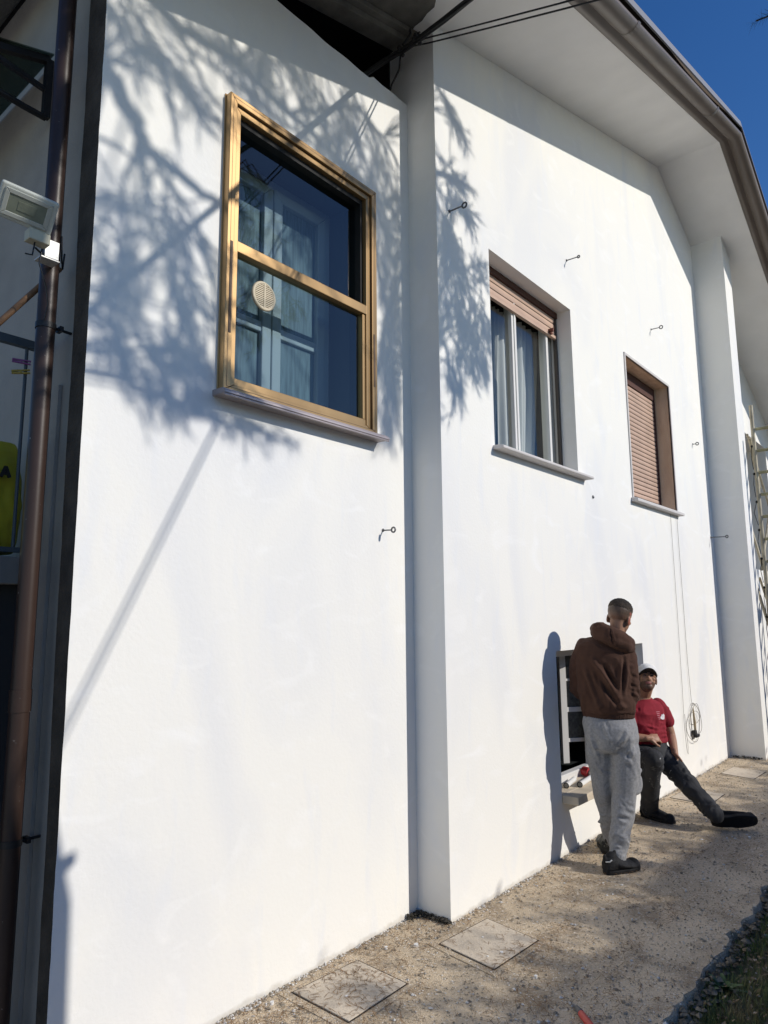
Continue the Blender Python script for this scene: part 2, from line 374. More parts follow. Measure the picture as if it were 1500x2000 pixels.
b = MB(); sweep(b, [(1.418, .055), (1.43, .052), (1.445, .10), (1.66, .105), (1.66, .135), (1.428, .135)], False); b.build('flashing', m_flash, house)
b = MB()
for xa, xb in ((.82, 7.945), (7.945, 16.2)):
    b.add([(x, y, zs(x)+z) for z in (.14, .26) for y in (1.62, 12) for x in (xa, xb)], [(0, 2, 3, 1), (4, 5, 7, 6), (0, 1, 5, 4), (2, 6, 7, 3), (0, 4, 6, 2), (1, 3, 7, 5)])
b.build('roof', m_roof, house)

# ---- window in the recessed bay: bronze storm window
b = MB(); yo, yi = Y1-.045, Y1+.02
fx0, fx1, fz0, fz1 = 1.875, 2.968, 2.70, 4.22
def ringframe(b, x0, x1, z0, z1, w, ya, yb, wt=None, wb=None):
    wt = wt if wt is not None else w; wb = wb if wb is not None else w
    b.prism([(x0, z0), (x0+w, z0+wb), (x0+w, z1-wt), (x0, z1)], 'y', ya, yb)
    b.prism([(x1, z0), (x1, z1), (x1-w, z1-wt), (x1-w, z0+wb)], 'y', ya, yb)
    b.prism([(x0, z1), (x0+w, z1-wt), (x1-w, z1-wt), (x1, z1)], 'y', ya, yb)
    b.prism([(x0, z0), (x1, z0), (x1-w, z0+wb), (x0+w, z0+wb)], 'y', ya, yb)
ringframe(b, fx0, fx1, fz0, fz1, .042, yo, Y1+.03, .042, .02)
ringframe(b, fx0+.043, fx1-.043, fz0+.021, fz1-.043, .034, yo+.016, Y1+.03, .032, .02)
ringframe(b, fx0-.006, fx1+.006, fz0, fz1+.006, .012, Y1-.008, Y1-.001, .012, .012)
win1 = b.build('window', m_gold, house, .003)
win1['label'] = 'bronze framed sliding window with round vent'
b = MB()
gx0, gx1, gz0, gz1 = fx0+.078, fx1-.078, fz0+.042, fz1-.076
ringframe(b, gx0, gx1, gz0, gz1, .018, Y1+.0, Y1+.09, .03, .012); b.build('gasket', m_black, win1, .001)
b = MB(); b.box(fx0+.02, fx0+.034, yo-.002, yo+.01, 2.98, 3.44); b.build('groove', m_golddk, win1)
b = MB(); b.box(fx1-.034, fx1-.02, yo-.002, yo+.01, 2.98, 3.30); b.build('groove', m_golddk, win1)
b = MB(); ringframe(b, fx0+.0175, fx1-.0175, fz0+.0175, fz1-.0175, .0022, yo-.0006, yo+.004); ringframe(b, fx0+.0405, fx1-.0405, fz0+.0185, fz1-.0405, .0035, yo+.012, yo+.03); b.build('profile_line', m_golddk, win1, recalc=False)
zm = 3.44
b = MB(); b.box(gx0-.012, gx1+.005, Y1-.028, Y1+.03, zm-.028, zm+.028); b.box(gx0, gx1, Y1-.022, Y1+.02, gz0-.012, gz0+.035)
b.box(gx1-.022, gx1, Y1-.020, Y1+.02, gz0+.035, zm-.028); b.build('sash', m_gold, win1, .003)
b = MB(); quad(b, gx0+.012, gx1-.012, zm, gz1-.012, Y1+.045); b.build('pane', m_glassd, win1, recalc=False)
b = MB(); quad(b, gx0+.002, gx1-.02, gz0+.03, zm-.02, Y1+.006); b.build('pane', m_glassd, win1, recalc=False)
b = MB(); cx, cz, r = 2.135, 3.255, .068                 # round louvred vent
ring = [V((cx+r*math.cos(a), Y1-.008, cz+r*math.sin(a))) for a in [2*math.pi*i/40 for i in range(41)]]
b.tube(ring, .009, 6, False)
for i in range(-6, 7):
    z = i*.0098; w = math.sqrt(max(0, (r-.004)**2-z*z)); b.box(cx-w, cx+w, Y1-.014, Y1-.002, cz+z-.0028, cz+z+.0028)
b.box(cx-.004, cx+.004, Y1-.017, Y1-.001, cz-r+.004, cz+r-.004)
b.build('vent', mat('cream vent plastic', (.62, .53, .38), .5), win1)
b = MB(); b.prism([(2.482, 2.668), (2.482, 2.682), (2.497, 2.688), (2.497, 2.695), (2.60, 2.699), (2.60, 2.668)], 'x', 1.85, 3.02)
b.box(1.852, 3.018, 2.484, 2.492, 2.658, 2.6675); b.build('sill', m_sill1, win1, .003)
b = MB(); reveals(b, (HX0, HX1, HZ0, HZ1), Y1+.046, Y1+.30); b.build('lining', mat('reveal darkened as shade', (.10, .11, .12), .9), win1, recalc=False)  # white inner reveal coloured dark to stand for shade behind the glass
# inner casement behind the storm glass
yi = 2.86; b = MB(); ringframe(b, 1.95, 2.90, 2.72, 4.165, .05, yi, yi+.05)
for xa, xb in ((2.0, 2.425), (2.425, 2.85)): ringframe(b, xa+.004, xb-.004, 2.775, 4.11, .065, yi-.02, yi+.04)
for xa, xb in ((2.07, 2.36), (2.49, 2.79)): b.box(xa, xb, yi-.01, yi+.03, 3.22, 3.28)
iw = b.build('inner_frame', m_pvcd, win1, .006)
b = MB(); b.box(2.06, 2.36, yi+.012, yi+.018, 2.83, 4.05); b.box(2.49, 2.79, yi+.012, yi+.018, 2.83, 4.05); b.build('frosted_panel', m_froz, win1)
b = MB(); b.box(1.9, 2.95, 3.0, 3.1, 2.6, 4.3); b.build('room', m_room, win1)

# ---- open window with raised shutter
x0, x1, z0, z1 = H2
b = MB(); yb = 2.525
ringframe(b, x0, x1-.10, z0, z1-.05, .034, yb, yb+.06)
for xa, xb in ((4.004, 4.57), (4.57, 5.141)): ringframe(b, xa, xb, z0+.034, z1-.084, .036, yb-.025, yb+.045)
b.box(4.560, 4.580, yb-.034, yb-.024, z0+.05, z1-.1)
w2 = b.build('window', m_pvc, house, .005); w2['label'] = 'white casement window with raised salmon roller shutter and curtain'
b = MB(); quad(b, 4.03, 4.54, z0+.11, z1-.16, yb+.006); b.build('pane', m_glass, w2, recalc=False)
b = MB(); quad(b, 4.60, 5.11, z0+.11, z1-.16, yb+.006); b.build('pane', m_glass, w2, recalc=False)
def slats(b, x0, x1, z0, z1, y, h=.047, d=.004):
    z = z1
    while z > z0+.01:
        zb = max(z0, z-h+.0085); k = 5
        for i in range(k):
            a0, a1 = i/k, (i+1)/k
            y0_, y1_ = y-d*math.sin(math.pi*a0), y-d*math.sin(math.pi*a1)
            b.add([(x0, y0_, zb+(z-zb)*a0), (x1, y0_, zb+(z-zb)*a0), (x1, y1_, zb+(z-zb)*a1), (x0, y1_, zb+(z-zb)*a1)], [(0, 1, 2, 3)], True)
        z -= h
b = MB(); slats(b, x0+.02, x1-.03, 4.0, 4.165, 2.49, .055); b.box(x0+.02, x1-.03, 2.472, 2.50, 3.975, 4.0)
sh = b.build('shutter', m_shut, w2, recalc=False)
b = MB(); b.box(5.175, 5.272, yb+.01, yb+.05, z0, z1); b.build('side_panel', mat('beige jamb panel', (.52, .49, .42), .6), w2)
b = MB(); b.box(x0+.021, x1-.031, 2.494, 2.50, 3.98, 4.17); b.box(x0, x1, 2.47, 2.60, 4.165, 4.213); b.build('shutter_slot', m_shutgap, w2)
b = MB(); b.box(x1-.028, x1-.002, 2.478, 2.505, z0, 4.165); b.build('shutter_rail', mat('dark rail', (.06, .05, .045), .5), w2)
b = MB(); b.box(5.10, 5.15, 2.455, 2.475, 3.985, 4.0); b.box(5.10, 5.115, 2.43, 2.475, 3.99, 4.02); b.build('shutter_stop', mat('red brown rubber', (.18, .06, .04), .7), w2)
b = MB()                                              # curtain drawn to one side with deep folds
nx, nz = 60, 24; vs = []
for j in range(nz+1):
    v = j/nz; z = z1-.12-v*(1.36)
    for i in range(nx+1):
        u = i/nx; pull = .34*(v**1.6)*(u)
        x = 4.64+.64*u-pull*.40; yy = yb+.16+.022*math.sin(u*44+1.2*v)+.012*math.sin(u*19+2*v)
        vs.append((x, yy, z))
b.add(vs, [(j*(nx+1)+i, j*(nx+1)+i+1, (j+1)*(nx+1)+i+1, (j+1)*(nx+1)+i) for j in range(nz) for i in range(nx)], True)
vs = []
for j in range(nz+1):
    v = j/nz; z = z1-.12-v*1.36
    for i in range(nx+1):
        u = i/nx; x = 4.36+.28*u*(1-.5*v); yy = yb+.16+.02*math.sin(u*30+1.2*v); vs.append((x, yy, z))
b.add(vs, [(j*(nx+1)+i, j*(nx+1)+i+1, (j+1)*(nx+1)+i+1, (j+1)*(nx+1)+i) for j in range(nz) for i in range(nx)], True)
b.build('curtain', m_curt, w2, recalc=False)
b = MB(); b.box(3.9, 5.35, 3.2, 3.3, 2.6, 4.4); b.box(3.9, 3.95, 2.61, 3.2, 2.6, 4.4); b.box(5.30, 5.35, 2.61, 3.2, 2.6, 4.4); b.box(3.9, 5.35, 2.61, 3.3, 2.55, 2.6); b.box(3.9, 5.35, 2.61, 3.3, 4.4, 4.45); b.build('room', m_room, w2)
b = MB(); b.prism([(2.268, 2.760), (2.268, 2.782), (2.31, 2.790), (2.50, 2.797), (2.50, 2.760)], 'x', 3.945, 5.40)
b.build('sill', m_sillw, w2, .008, 3)

# ---- closed shutter window lined with travertine
x0, x1, z0, z1 = H3
b = MB()
reveals(b, (x0+.016, x1-.016, z0, z1-.016), Y2-.004, 2.60); w3 = b.build('window', m_trav, house, recalc=False); w3['label'] = 'window lined with brown stone and closed by a salmon shutter'
b = MB(); ringframe(b, x0-.012, x1+.012, z0, z1+.012, .028, Y2-.012, Y2+.012, .028, 0.); b.build('trim', m_sillw, w3, .004)
b = MB(); slats(b, x0+.03, x1-.045, z0+.02, z1-.16, 2.515); b.build('shutter', m_shut, w3, recalc=False)
b = MB(); b.box(x0+.017, x1-.017, 2.522, 2.56, z0, z1-.017); b.box(x0+.017, x1-.017, 2.50, 2.522, z1-.155, z1-.02); b.box(x1-.044, x1-.018, 2.50, 2.52, z0, z1-.16); b.build('shutter_slot', m_shutgap, w3)
b = MB(); b.prism([(2.285, z0-.035), (2.285, z0-.005), (2.31, z0+.004), (2.50, z0+.006), (2.50, z0-.035)], 'x', x0-.04, x1+.05); b.build('sill', m_sillw, w3, .006)

# ---- low window by the path
x0, x1, z0, z1 = H4
b = MB(); yb = 2.50
ringframe(b, x0, x1, z0, z1, .06, yb, yb+.06)
ringframe(b, 5.62, x1-.05, z0+.06, z1-.05, .05, yb-.02, yb+.05, .05, .07); b.box(5.585, 5.62, yb-.02, yb+.05, z0+.06, z1-.05)
w4 = b.build('window', m_pvc, house, .004); w4['label'] = 'low white framed basement window just above the path'
b = MB(); hg, fe = V((5.78, 2.47, 0)), V((5.475, 2.70, 0)); ld = (fe-hg); lw = ld.length; ld.normalize()   # left leaf standing ajar
LX = Matrix.Translation(hg) @ Matrix.Rotation(math.atan2(ld.y, ld.x), 4, 'Z')
for z, h in ((.625, .03), (.865, .038), (1.115, .02), (1.335, .04)): b.box(0, lw-.055, -.012, .012, z, z+h)
b.box(lw-.055, lw, -.02, .02, .46, 1.385); b.v = [LX @ v for v in b.v]; leaf = b.build('open_leaf', m_pvc, w4, .002)
b = MB(); b.box(0, lw-.055, -.004, .004, .655, 1.335); b.v = [LX @ v for v in b.v]; b.build('leaf_panel', mat('dusty lace behind glass', (.085, .088, .08), .5, .45, 40), leaf)
b = MB(); quad(b, 5.665, x1-.095, z0+.12, z1-.09, yb+.01); b.build('pane', m_glassd, w4, recalc=False)
b = MB(); vs = []; nx = 40
for z in (.69, 1.30):
    for i in range(nx+1): u = i/nx; vs.append((5.66+.70*u, yb+.12+.02*math.sin(u*50), z))
b.add(vs, [(i, i+1, nx+2+i, nx+1+i) for i in range(nx)], True); b.build('curtain', mat('dim lace curtain', (.16, .17, .16), .95, .4, 60), w4, recalc=False)
b = MB(); b.box(x0-.3, x1+.3, 3.6, 3.7, .1, 1.7); b.box(x0-.3, x1+.3, 2.61, 3.6, 1.45, 1.5); b.box(x0-.3, x1+.3, 2.61, 3.6, .28, .33); b.box(x0-.32, x0-.3, 2.61, 3.6, .2, 1.5); b.box(x1+.3, x1+.32, 2.61, 3.6, .2, 1.5); b.build('room', m_room, w4)
b = MB(); b.box(x0-.005, x1+.0, 2.225, Y2-.002, .35, .405); b.box(x0+.002, x1-.002, Y2-.002, 2.50, .36, .405); b.build('sill', m_sills, w4, .004)

# ---- downpipe, balcony on the shaded side
px, py = 1.165, 2.755
b = MB(); b.tube([(px, py, -.05), (px, py, 4.9)], .036, 20)
b.tube([(px, py, 1.32), (px, py, 1.40)], .0395, 20)
dp = b.build('downpipe', m_pipe, house)
for z in (2.83, .86):
    b = MB(); b.tube([(px, py, z-.012), (px, py, z+.012)], .0395, 20); b.tube([(px+.03, py-.01, z), (X0+.03, py-.005, z)], .006, 6); b.box(px+.045, px+.06, py-.03, py+.01, z-.01, z+.01); b.build('pipe_clamp', m_blackp, dp)
bal = MB(); bal.box(.55, X0+.0, 2.93, 6, 1.80, 1.91); bal = bal.build('balcony', mat('balcony slab', (.20, .195, .185), .95, .2, 5), house, .004)
b = MB(); b.box(.55, 1.235, 2.955, 2.985, 2.80, 2.835); b.box(.55, 1.235, 2.96, 2.98, 1.93, 1.95)
for x in (1.185, 1.06, .935, .81, .685): b.tube([(x, 2.97, 1.93), (x, 2.97, 2.81)], .0075, 8)
b.build('railing', m_iron, bal)
b = MB(); b.box(.60, 1.265, 3.0, 6, -.1, 1.80); b.build('shade_block', mat('dark shade block', (.03, .03, .032), .95), house)  # block added under the balcony to cut skylight, its dark colour standing for shade
# ------------------------------------------------------------------ small things on the shaded side
can = empty('door_canopy', 'small black bracketed canopy on the shaded side wall', 'canopy', (X0, 3.1, 4.2))
b = MB()
def bar(b, p, q, w=.018): b.tube([p, q], w, 4, True, False)
bk = [V((1.24, 3.09, 4.28)), V((1.24, 3.09, 3.98)), V((.72, 3.09, 4.10))]
bar(b, bk[0], bk[1], .022); bar(b, bk[0], bk[2], .022)
arc = [V((1.24-.52*math.sin(t), 3.09, 4.10-.12*math.cos(t)*1.0+.0)) for t in [i*math.pi/2/8 for i in range(9)]]
b.tube(arc, .016, 6); bar(b, V((1.23, 3.09, 4.12)), V((.95, 3.09, 4.16)), .015)
b.build('bracket', m_blackp, can)
b = MB()
b.add([(1.25, 3.06, 4.30), (.70, 3.06, 4.12), (.70, 4.4, 4.12), (1.25, 4.4, 4.30)], [(0, 1, 2, 3)]); b.add([(1.25, 3.06, 4.306), (.70, 3.06, 4.126), (.70, 4.4, 4.126), (1.25, 4.4, 4.306)], [(0, 1, 2, 3)])
b.build('panel', m_poly, can, recalc=False)

fl = empty('floodlight', 'pale grey LED floodlight strapped to the brown downpipe', 'floodlight', (1.13, 2.70, 3.15))
m_lamp = mat('pale grey lamp body', (.50, .52, .47), .5); m_lens = mat('floodlight lens', (.20, .22, .17), .25, .2, 12)
# lamp body as a tilted slab
LM = Matrix.Translation((1.00, 2.60, 3.205)) @ Matrix.Rotation(math.radians(-14), 4, 'Z') @ Matrix.Rotation(math.radians(8), 4, 'Y') @ Matrix.Rotation(math.radians(40), 4, 'X') @ Matrix.Scale(.87, 4)
def xf(mb, M): mb.v = [M @ v for v in mb.v]; return mb
b = MB(); b.box(-.115, .115, -.012, .02, -.075, .075); b.box(-.1, .1, .02, .045, -.055, .055); xf(b, LM).build('lamp_body', m_lamp, fl, .008, 3)
b = MB(); ringframe(b, -.095, .095, -.058, .058, .02, -.017, -.011); xf(b, LM).build('lens_rim', mat('lamp rim', (.42, .44, .40), .4), fl, .002)
b = MB(); b.box(-.075, .075, -.0145, -.0115, -.038, .038); b.box(-.035, .035, -.016, -.0146, -.02, .02); xf(b, LM).build('lens', m_lens, fl, .001)
b = MB(); b.box(1.02, 1.10, 2.61, 2.66, 3.10, 3.145); b.build('driver_box', mat('cream box', (.50, .48, .36), .6), fl, .004)
b = MB(); b.box(1.10, 1.155, 2.655, 2.665, 3.075, 3.15); b.box(1.085, 1.16, 2.655, 2.715, 3.068, 3.074); b.box(1.10, 1.155, 2.665, 2.72, 3.145, 3.151); b.build('bracket', mat('bracket steel', (.55, .55, .53), .5, metal=.3), fl, .001)
b = MB()
b.tube([(1.09, 2.66, 3.10), (1.08, 2.65, 3.03), (1.125, 2.68, 2.96), (1.145, 2.70, 2.90), (1.14, 2.715, 2.84)], .003, 5)
b.tube([(1.05, 2.63, 3.10), (1.04, 2.62, 3.04), (1.01, 2.61, 3.03)], .003, 5); b.tube([(1.12, 2.68, 3.10), (1.09, 2.66, 3.08), (1.06, 2.65, 3.09)], .004, 5)
b.tube([(1.19, 2.72, 3.22), (1.20, 2.73, 3.12), (1.21, 2.74, 3.09), (1.215, 2.74, 3.16)], .004, 5)
b.build('wire', m_blackp, fl)
b = MB(); b.tube([(1.225, 2.80, 3.12), (.88, 2.86, 2.62)], .012, 8); tag(b.build('broom_stick', mat('worn wooden stick', (.22, .12, .06), .7, .3, 20)), 'brown wooden stick leaning across the balcony railing behind the downpipe', 'stick')
def peg(col, name, label, z, tilt):
    b = MB()
    for s in (-1, 1): b.prism([(-.035, .001*s), (.035, .004*s), (.035, .009*s), (-.035, .008*s)] if s > 0 else [(-.035, -.008), (.035, -.009), (.035, -.004), (-.035, -.001)], 'y', -.005, .005)
    b.tube([(.0, -.007, 0), (0, .007, 0)], .004, 8)
    xf(b, Matrix.Translation((1.165, 2.965, z)) @ Matrix.Rotation(math.radians(-25), 4, 'Z') @ Matrix.Rotation(math.radians(tilt), 4, 'Y'))
    tag(b.build('clothes_peg', mat(name, col, .5)), label, 'clothes peg', 'clothes pegs on the railing')
peg((.25, .07, .22), 'purple plastic', 'purple clothes peg clipped on the balcony baluster', 2.735, 3)
peg((.42, .30, .04), 'yellow plastic', 'yellow clothes peg clipped below the purple one', 2.69, -9)
# yellow carrier bag standing on the balcony
b = MB(); rings = []
for z, hw, hd in ((1.93, .17, .08), (1.98, .185, .095), (2.1, .19, .10), (2.25, .185, .085), (2.36, .17, .05), (2.40, .15, .03)):
    rings.append(((1.06, 3.08, z), (hw, 0, 0), (0, hd, 0)))
b.loft(rings, 28)
def bagf(c, n): return .012*noise.noise(V((c.x*9, c.y*9, c.z*5)))+.006*noise.noise(c*23)
m_bag = mat('yellow plastic bag', (.46, .40, .03), .4, .15, 5)
bag = fuse(b, 'carrier_bag', m_bag, None, .008, 3, bagf); tag(bag, 'yellow plastic carrier bag with black lettering on the balcony', 'bag')
b = MB()                                              # black letters G A on the bag front
def stroke(b, pts, w=.008):
    for p, q in zip(pts, pts[1:]): b.tube([p, q], w, 4, True, False)
bx, bz = 1.075, 2.235
def lp(u, v): return (bx+u, 2.968+.004, bz+v)
stroke(b, [lp(.030, .035), lp(.015, .045), lp(.0, .035), lp(0, .01), lp(.015, 0), lp(.03, .008), lp(.03, .022), lp(.018, .022)])
stroke(b, [lp(.045, 0), lp(.062, .045), lp(.079, 0)]); stroke(b, [lp(.052, .015), lp(.072, .015)])
b.build('lettering', m_black, bag)

# ------------------------------------------------------------------ eye bolts, cables, cord
def bolt(x, z, y, L, label, d=.0045, ring=.014):
    b = MB(); b.tube([(x, y+.02, z), (x, y-L, z-.004)], [d, d*.9], 6)
    if ring:
        for k, (c, rr) in enumerate([((x, y-L-ring, z-.004), ring)]):
            rg = [V((x, c[1]+rr*math.cos(a), c[2]+rr*math.sin(a))) for a in [2*math.pi*i/16 for i in range(17)]]; b.tube(rg, d*1.15, 6, False)
    b.tube([(x, y-.001, z), (x, y-.004, z)], d*2.2, 10)
    tag(b.build('eye_bolt', m_steel), label, 'eye bolt', 'scaffold eye bolts left in the wall')
bolt(3.06, 2.155, Y1, .065, 'ring bolt left of the first grey return, below the bronze window', .0045, .014)
bolt(3.49, 4.27, Y2, .10, 'ring bolt at the edge of the tree shadow beside the tall return', .0055, .017)
bolt(5.25, 4.65, Y2, .10, 'bolt above the open window with the raised shutter', .005, .010)
bolt(7.31, 4.70, Y2, .09, 'bolt with clear ring above the stone lined window', .005, .017)
bolt(8.53, 3.66, Y2, .035, 'short ring bolt between the stone lined window and pilaster', .005, .016)
bolt(5.54, 2.64, Y2, .012, 'tiny stub bolt just below the right end of the open window sill', .007, 0)
bolt(8.98, 2.58, Y2, .17, 'long bolt poking out in front of the far pilaster', .006, .014)
rb = random.Random(5)
def bundle_pt(s): return V((3.05-.25*s, 1.885-s, 5.202-.23*s+.004*s*s))      # s metres out from the eave
b = MB()
inner = [V((2.93, 2.70, 5.02)), V((3.05, 2.66, 5.17)), V((3.16, 2.60, 5.30)), V((3.20, 2.50, 5.335))]
for k in range(4):
    ph = k*math.pi/2; pts = []
    path = inner+[V((3.165, 2.33, 5.30)), V((3.11, 2.10, 5.25))]+[bundle_pt(i*.25) for i in range(34)]
    for i, p in enumerate(path):
        a = ph+i*.5; pts.append(p+V((.011*math.cos(a), 0, .011*math.sin(a))))
    b.tube(pts, .0085, 6)
for i in range(10): b.ball(V((3.18+rb.uniform(-.03, .03), 2.40+rb.uniform(-.08, .10), 5.315+rb.uniform(-.025, .025))), rb.uniform(.008, .016))
b.tube([(3.19, 2.48, 5.36), (3.22, 2.44, 5.44), (3.24, 2.46, 5.50)], .008, 6)
b.tube([(3.19, 2.46, 5.34), (3.22, 2.42, 5.37), (3.215, 2.36, 5.40), (3.18, 2.35, 5.36)], .006, 6)
b.tube([(3.215, 2.52, 5.33), (3.235, 2.55, 5.25), (3.215, 2.60, 5.15), (3.205, 2.64, 5.02), (3.20, 2.70, 4.9)], .007, 6)
tag(b.build('cable_bundle', m_cable), 'thick twisted bundle of black cables tied up under the eave', 'cable')
for k, (o_, lab) in enumerate(((0, 'upper of the two thin black wires running out from the eave'), (.032, 'lower of the two thin black wires running out from the eave'))):
    b = MB(); pts = [V((3.20, 2.44, 5.33))]+[V((3.258-.123*s+o_*.5, 2.351-s, 5.379-.48*s-o_*.8+.006*s*s)) for s in [.0, .2, .5, 1, 1.5, 2, 2.5, 3, 3.5, 4, 4.5, 5, 5.5]]
    b.tube(pts, .0052, 6); tag(b.build('overhead_wire', m_cable), lab, 'wire', 'thin wires running out from the eave')
b = MB(); b.limb([(2.60, -3.25, -.1), (2.60, -3.25, 2.9)], [.06, .05]); tag(b.build('cable_post', m_bark), 'short wooden post holding the far end of the two thin wires', 'post')
m_cord = mat('white grey cord', (.30, .28, .24), .6)
b = MB()
b.tube([(7.70, 2.338, 2.72), (7.70, 2.338, 2.4), (7.715, 2.34, 1.8), (7.72, 2.34, 1.2), (7.735, 2.335, .78), (7.76, 2.335, .72)], .0022, 5)
b.tube([(7.50, 2.34, 2.70), (7.50, 2.34, 1.7), (7.49, 2.34, .9), (7.46, 2.335, .62), (7.45, 2.33, .45), (7.46, 2.325, .30), (7.50, 2.33, .27), (7.53, 2.335, .34), (7.51, 2.335, .5), (7.49, 2.335, .66)], .002, 5)
for cx, cz, rx, rz_, ph in ((7.76, .50, .22, .17, .4), (7.84, .56, .20, .17, 1.2), (7.80, .62, .15, .12, 2.)):
    b.tube([(cx+rx*math.cos(a+ph), 2.333-.012*math.sin(2*a), cz+rz_*math.sin(a+ph)*(.9+.1*math.cos(a))) for a in [i*2*math.pi/28*1.04 for i in range(29)]], .0028, 5)
cord = b.build('cord', m_cord); tag(cord, 'thin cord hanging from the stone lined window and coiled near the ground', 'cord')
b = MB(); b.box(7.69, 7.76, 2.305, 2.34, .43, .475); b.box(7.72, 7.83, 2.30, 2.335, .40, .43); b.build('plug', m_blackp, cord, .006)
b = MB(); b.tube([(7.74, 2.325, .70), (7.745, 2.32, .56), (7.75, 2.32, .47)], [.006, .014, .012], 8); b.build('taped_end', mat('tan tape', (.40, .32, .20), .7), cord)

# ------------------------------------------------------------------ scaffold
sc = empty('scaffold', 'weathered ladder frame scaffold standing by the far wall', 'scaffold', (10.4, 1.5, 0))
XF = (9.70, 11.5)
for xf_ in XF:
    b = MB(); b.tube([(xf_, 1.93, 0), (xf_, 1.93, 4.32)], .024, 10); b.tube([(xf_, 1.02, 0), (xf_, 1.02, 4.32)], .024, 10); b.build('frame', m_scaf, sc)
    z = .32
    while z < 4.2:
        b = MB(); b.tube([(xf_, 1.90, z), (xf_, 1.05, z)], .020, 8); b.build('rung', m_scafg, sc); z += .283
for za in (.35, 2.2):
    for y, s in ((1.97, 1), (1.97, -1), (.98, 1)):
        b = MB(); b.tube([(XF[0] if s > 0 else XF[1], y, za), (XF[1] if s > 0 else XF[0], y+.03, za+1.75)], .015, 8); b.build('brace', m_scaf, sc)
b = MB(); b.tube([(9.70, 1.88, 1.2), (9.95, 2.28, 2.9)], .018, 8); b.tube([(9.70, 1.95, 2.2), (9.9, 2.3, 3.9)], .015, 8); b.tube([(9.72, 1.98, 3.9), (10.4, 2.05, 3.35)], .02, 8); b.build('brace', m_scaf, sc)
b = MB(); b.box(9.66, 11.6, 1.08, 1.36, 2.05, 2.09); b.box(9.66, 11.6, 1.40, 1.68, 2.05, 2.09); b.build('plank', m_plank, sc)
b = MB(); rr = random.Random(8)
for i in range(9):                                     # tie wires and rope ends hanging on the frame
    z = .9+i*.36; b.tube([(9.69+rr.uniform(-.02, .02), 1.955, z), (9.68, 1.97+rr.uniform(-.01, .03), z-.14), (9.69, 1.96, z-.30)], .004, 5); b.ball((9.69, 1.955, z), .017)
b.build('tie_wire', m_black, sc)

# ------------------------------------------------------------------ concrete covers in the path
def cover(corners, label, m):
    c = sum((V((*p, 0)) for p in corners), V())/4; b = MB()
    big = [V((*p, 0))+(V((*p, 0))-c)*.20 for p in corners]; sm = [c+(V((*p, 0))-c)*.96 for p in corners]; mid = [V((*p, 0)) for p in corners]
    t = empty('inspection_cover', label, 'cover', c, 'concrete inspection covers set in the path')
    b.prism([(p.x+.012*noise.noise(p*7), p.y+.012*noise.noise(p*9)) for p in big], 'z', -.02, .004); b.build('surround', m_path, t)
    b = MB(); b.prism([(p.x, p.y) for p in mid], 'z', -.02, .0055); b.build('joint', m_joint, t)
    b = MB(); b.prism([(p.x, p.y) for p in sm], 'z', -.02, .009); b.build('lid', m, t, .003)
cover([(3.05, 1.90), (3.46, 1.88), (3.52, 2.23), (3.10, 2.26)], 'concrete cover in the path right by the foot of the first grey return', m_slab)
cover([(2.30, 2.14), (2.70, 2.14), (2.72, 2.47), (2.31, 2.50)], 'concrete cover in the path closest to the camera, at the lower edge', m_slab)
cover([(6.72, 1.93), (7.20, 1.93), (7.22, 2.27), (6.75, 2.29)], 'concrete cover in the path behind the outstretched leg of the seated man', m_slab)
cover([(8.0, 1.86), (8.45, 1.84), (8.50, 2.18), (8.08, 2.2)], 'pale concrete cover farthest along the path near the pilaster', m_slab)

# ------------------------------------------------------------------ things on the sill, tool on the path
m_paper = mat('white masking paper', (.74, .73, .70), .7, .05, 20); m_dkend = mat('dark roll core', (.30, .29, .26), .8)
def roll(p, q, r, label):
    t = empty('paper_roll', label, 'roll', p, 'rolls lying on the low sill'); p, q = V(p), V(q); d = (q-p).normalized()
    b = MB(); b.tube([p, q], r, 20); b.build('sheet', m_paper, t)
    b = MB(); u = d.orthogonal().normalized(); w = d.cross(u)
    b.tube([p-d*.002+(u*math.cos(a)+w*math.sin(a))*(r*.97) for a in [i*2*math.pi/24 for i in range(25)]], .0035, 6, False); b.build('edge_band', m_black, t)
    b = MB(); b.tube([p-d*.003, p-d*.0005], r*.93, 20); b.build('core', m_dkend, t)
roll((4.93, 2.41, .424), (5.16, 2.455, .424), .0185, 'white roll with black ringed end nearer to the window frame')
roll((5.02, 2.345, .424), (5.36, 2.385, .424), .019, 'white roll with black ringed end in front on the sill edge')
tp = empty('tape_roll', 'red tape roll standing on the low sill beside the white rolls', 'tape', (5.33, 2.42, .43))
b = MB(); b.tube([(5.37, 2.42, .441), (5.39, 2.48, .441)], .036, 24); b.build('tape', mat('red tape', (.48, .035, .04), .45), tp)
b = MB(); b.tube([(5.365, 2.405, .441), (5.37, 2.4195, .441)], .022, 20); b.build('core', m_dkend, tp)
tl = empty('paint_tool', 'red handled tool with grey tip lying on the path', 'tool', (2.96, 1.44, .02))
b = MB(); b.limb([(2.945, 1.418, .018), (2.88, 1.345, .018), (2.78, 1.23, .018)], [.014, .016, .014]); b.build('handle', mat('red plastic', (.55, .06, .045), .4), tl)
b = MB(); b.limb([(2.975, 1.452, .018), (2.95, 1.424, .019)], [.010, .0145]); b.build('tip', mat('grey rubber', (.10, .10, .10), .6), tl)
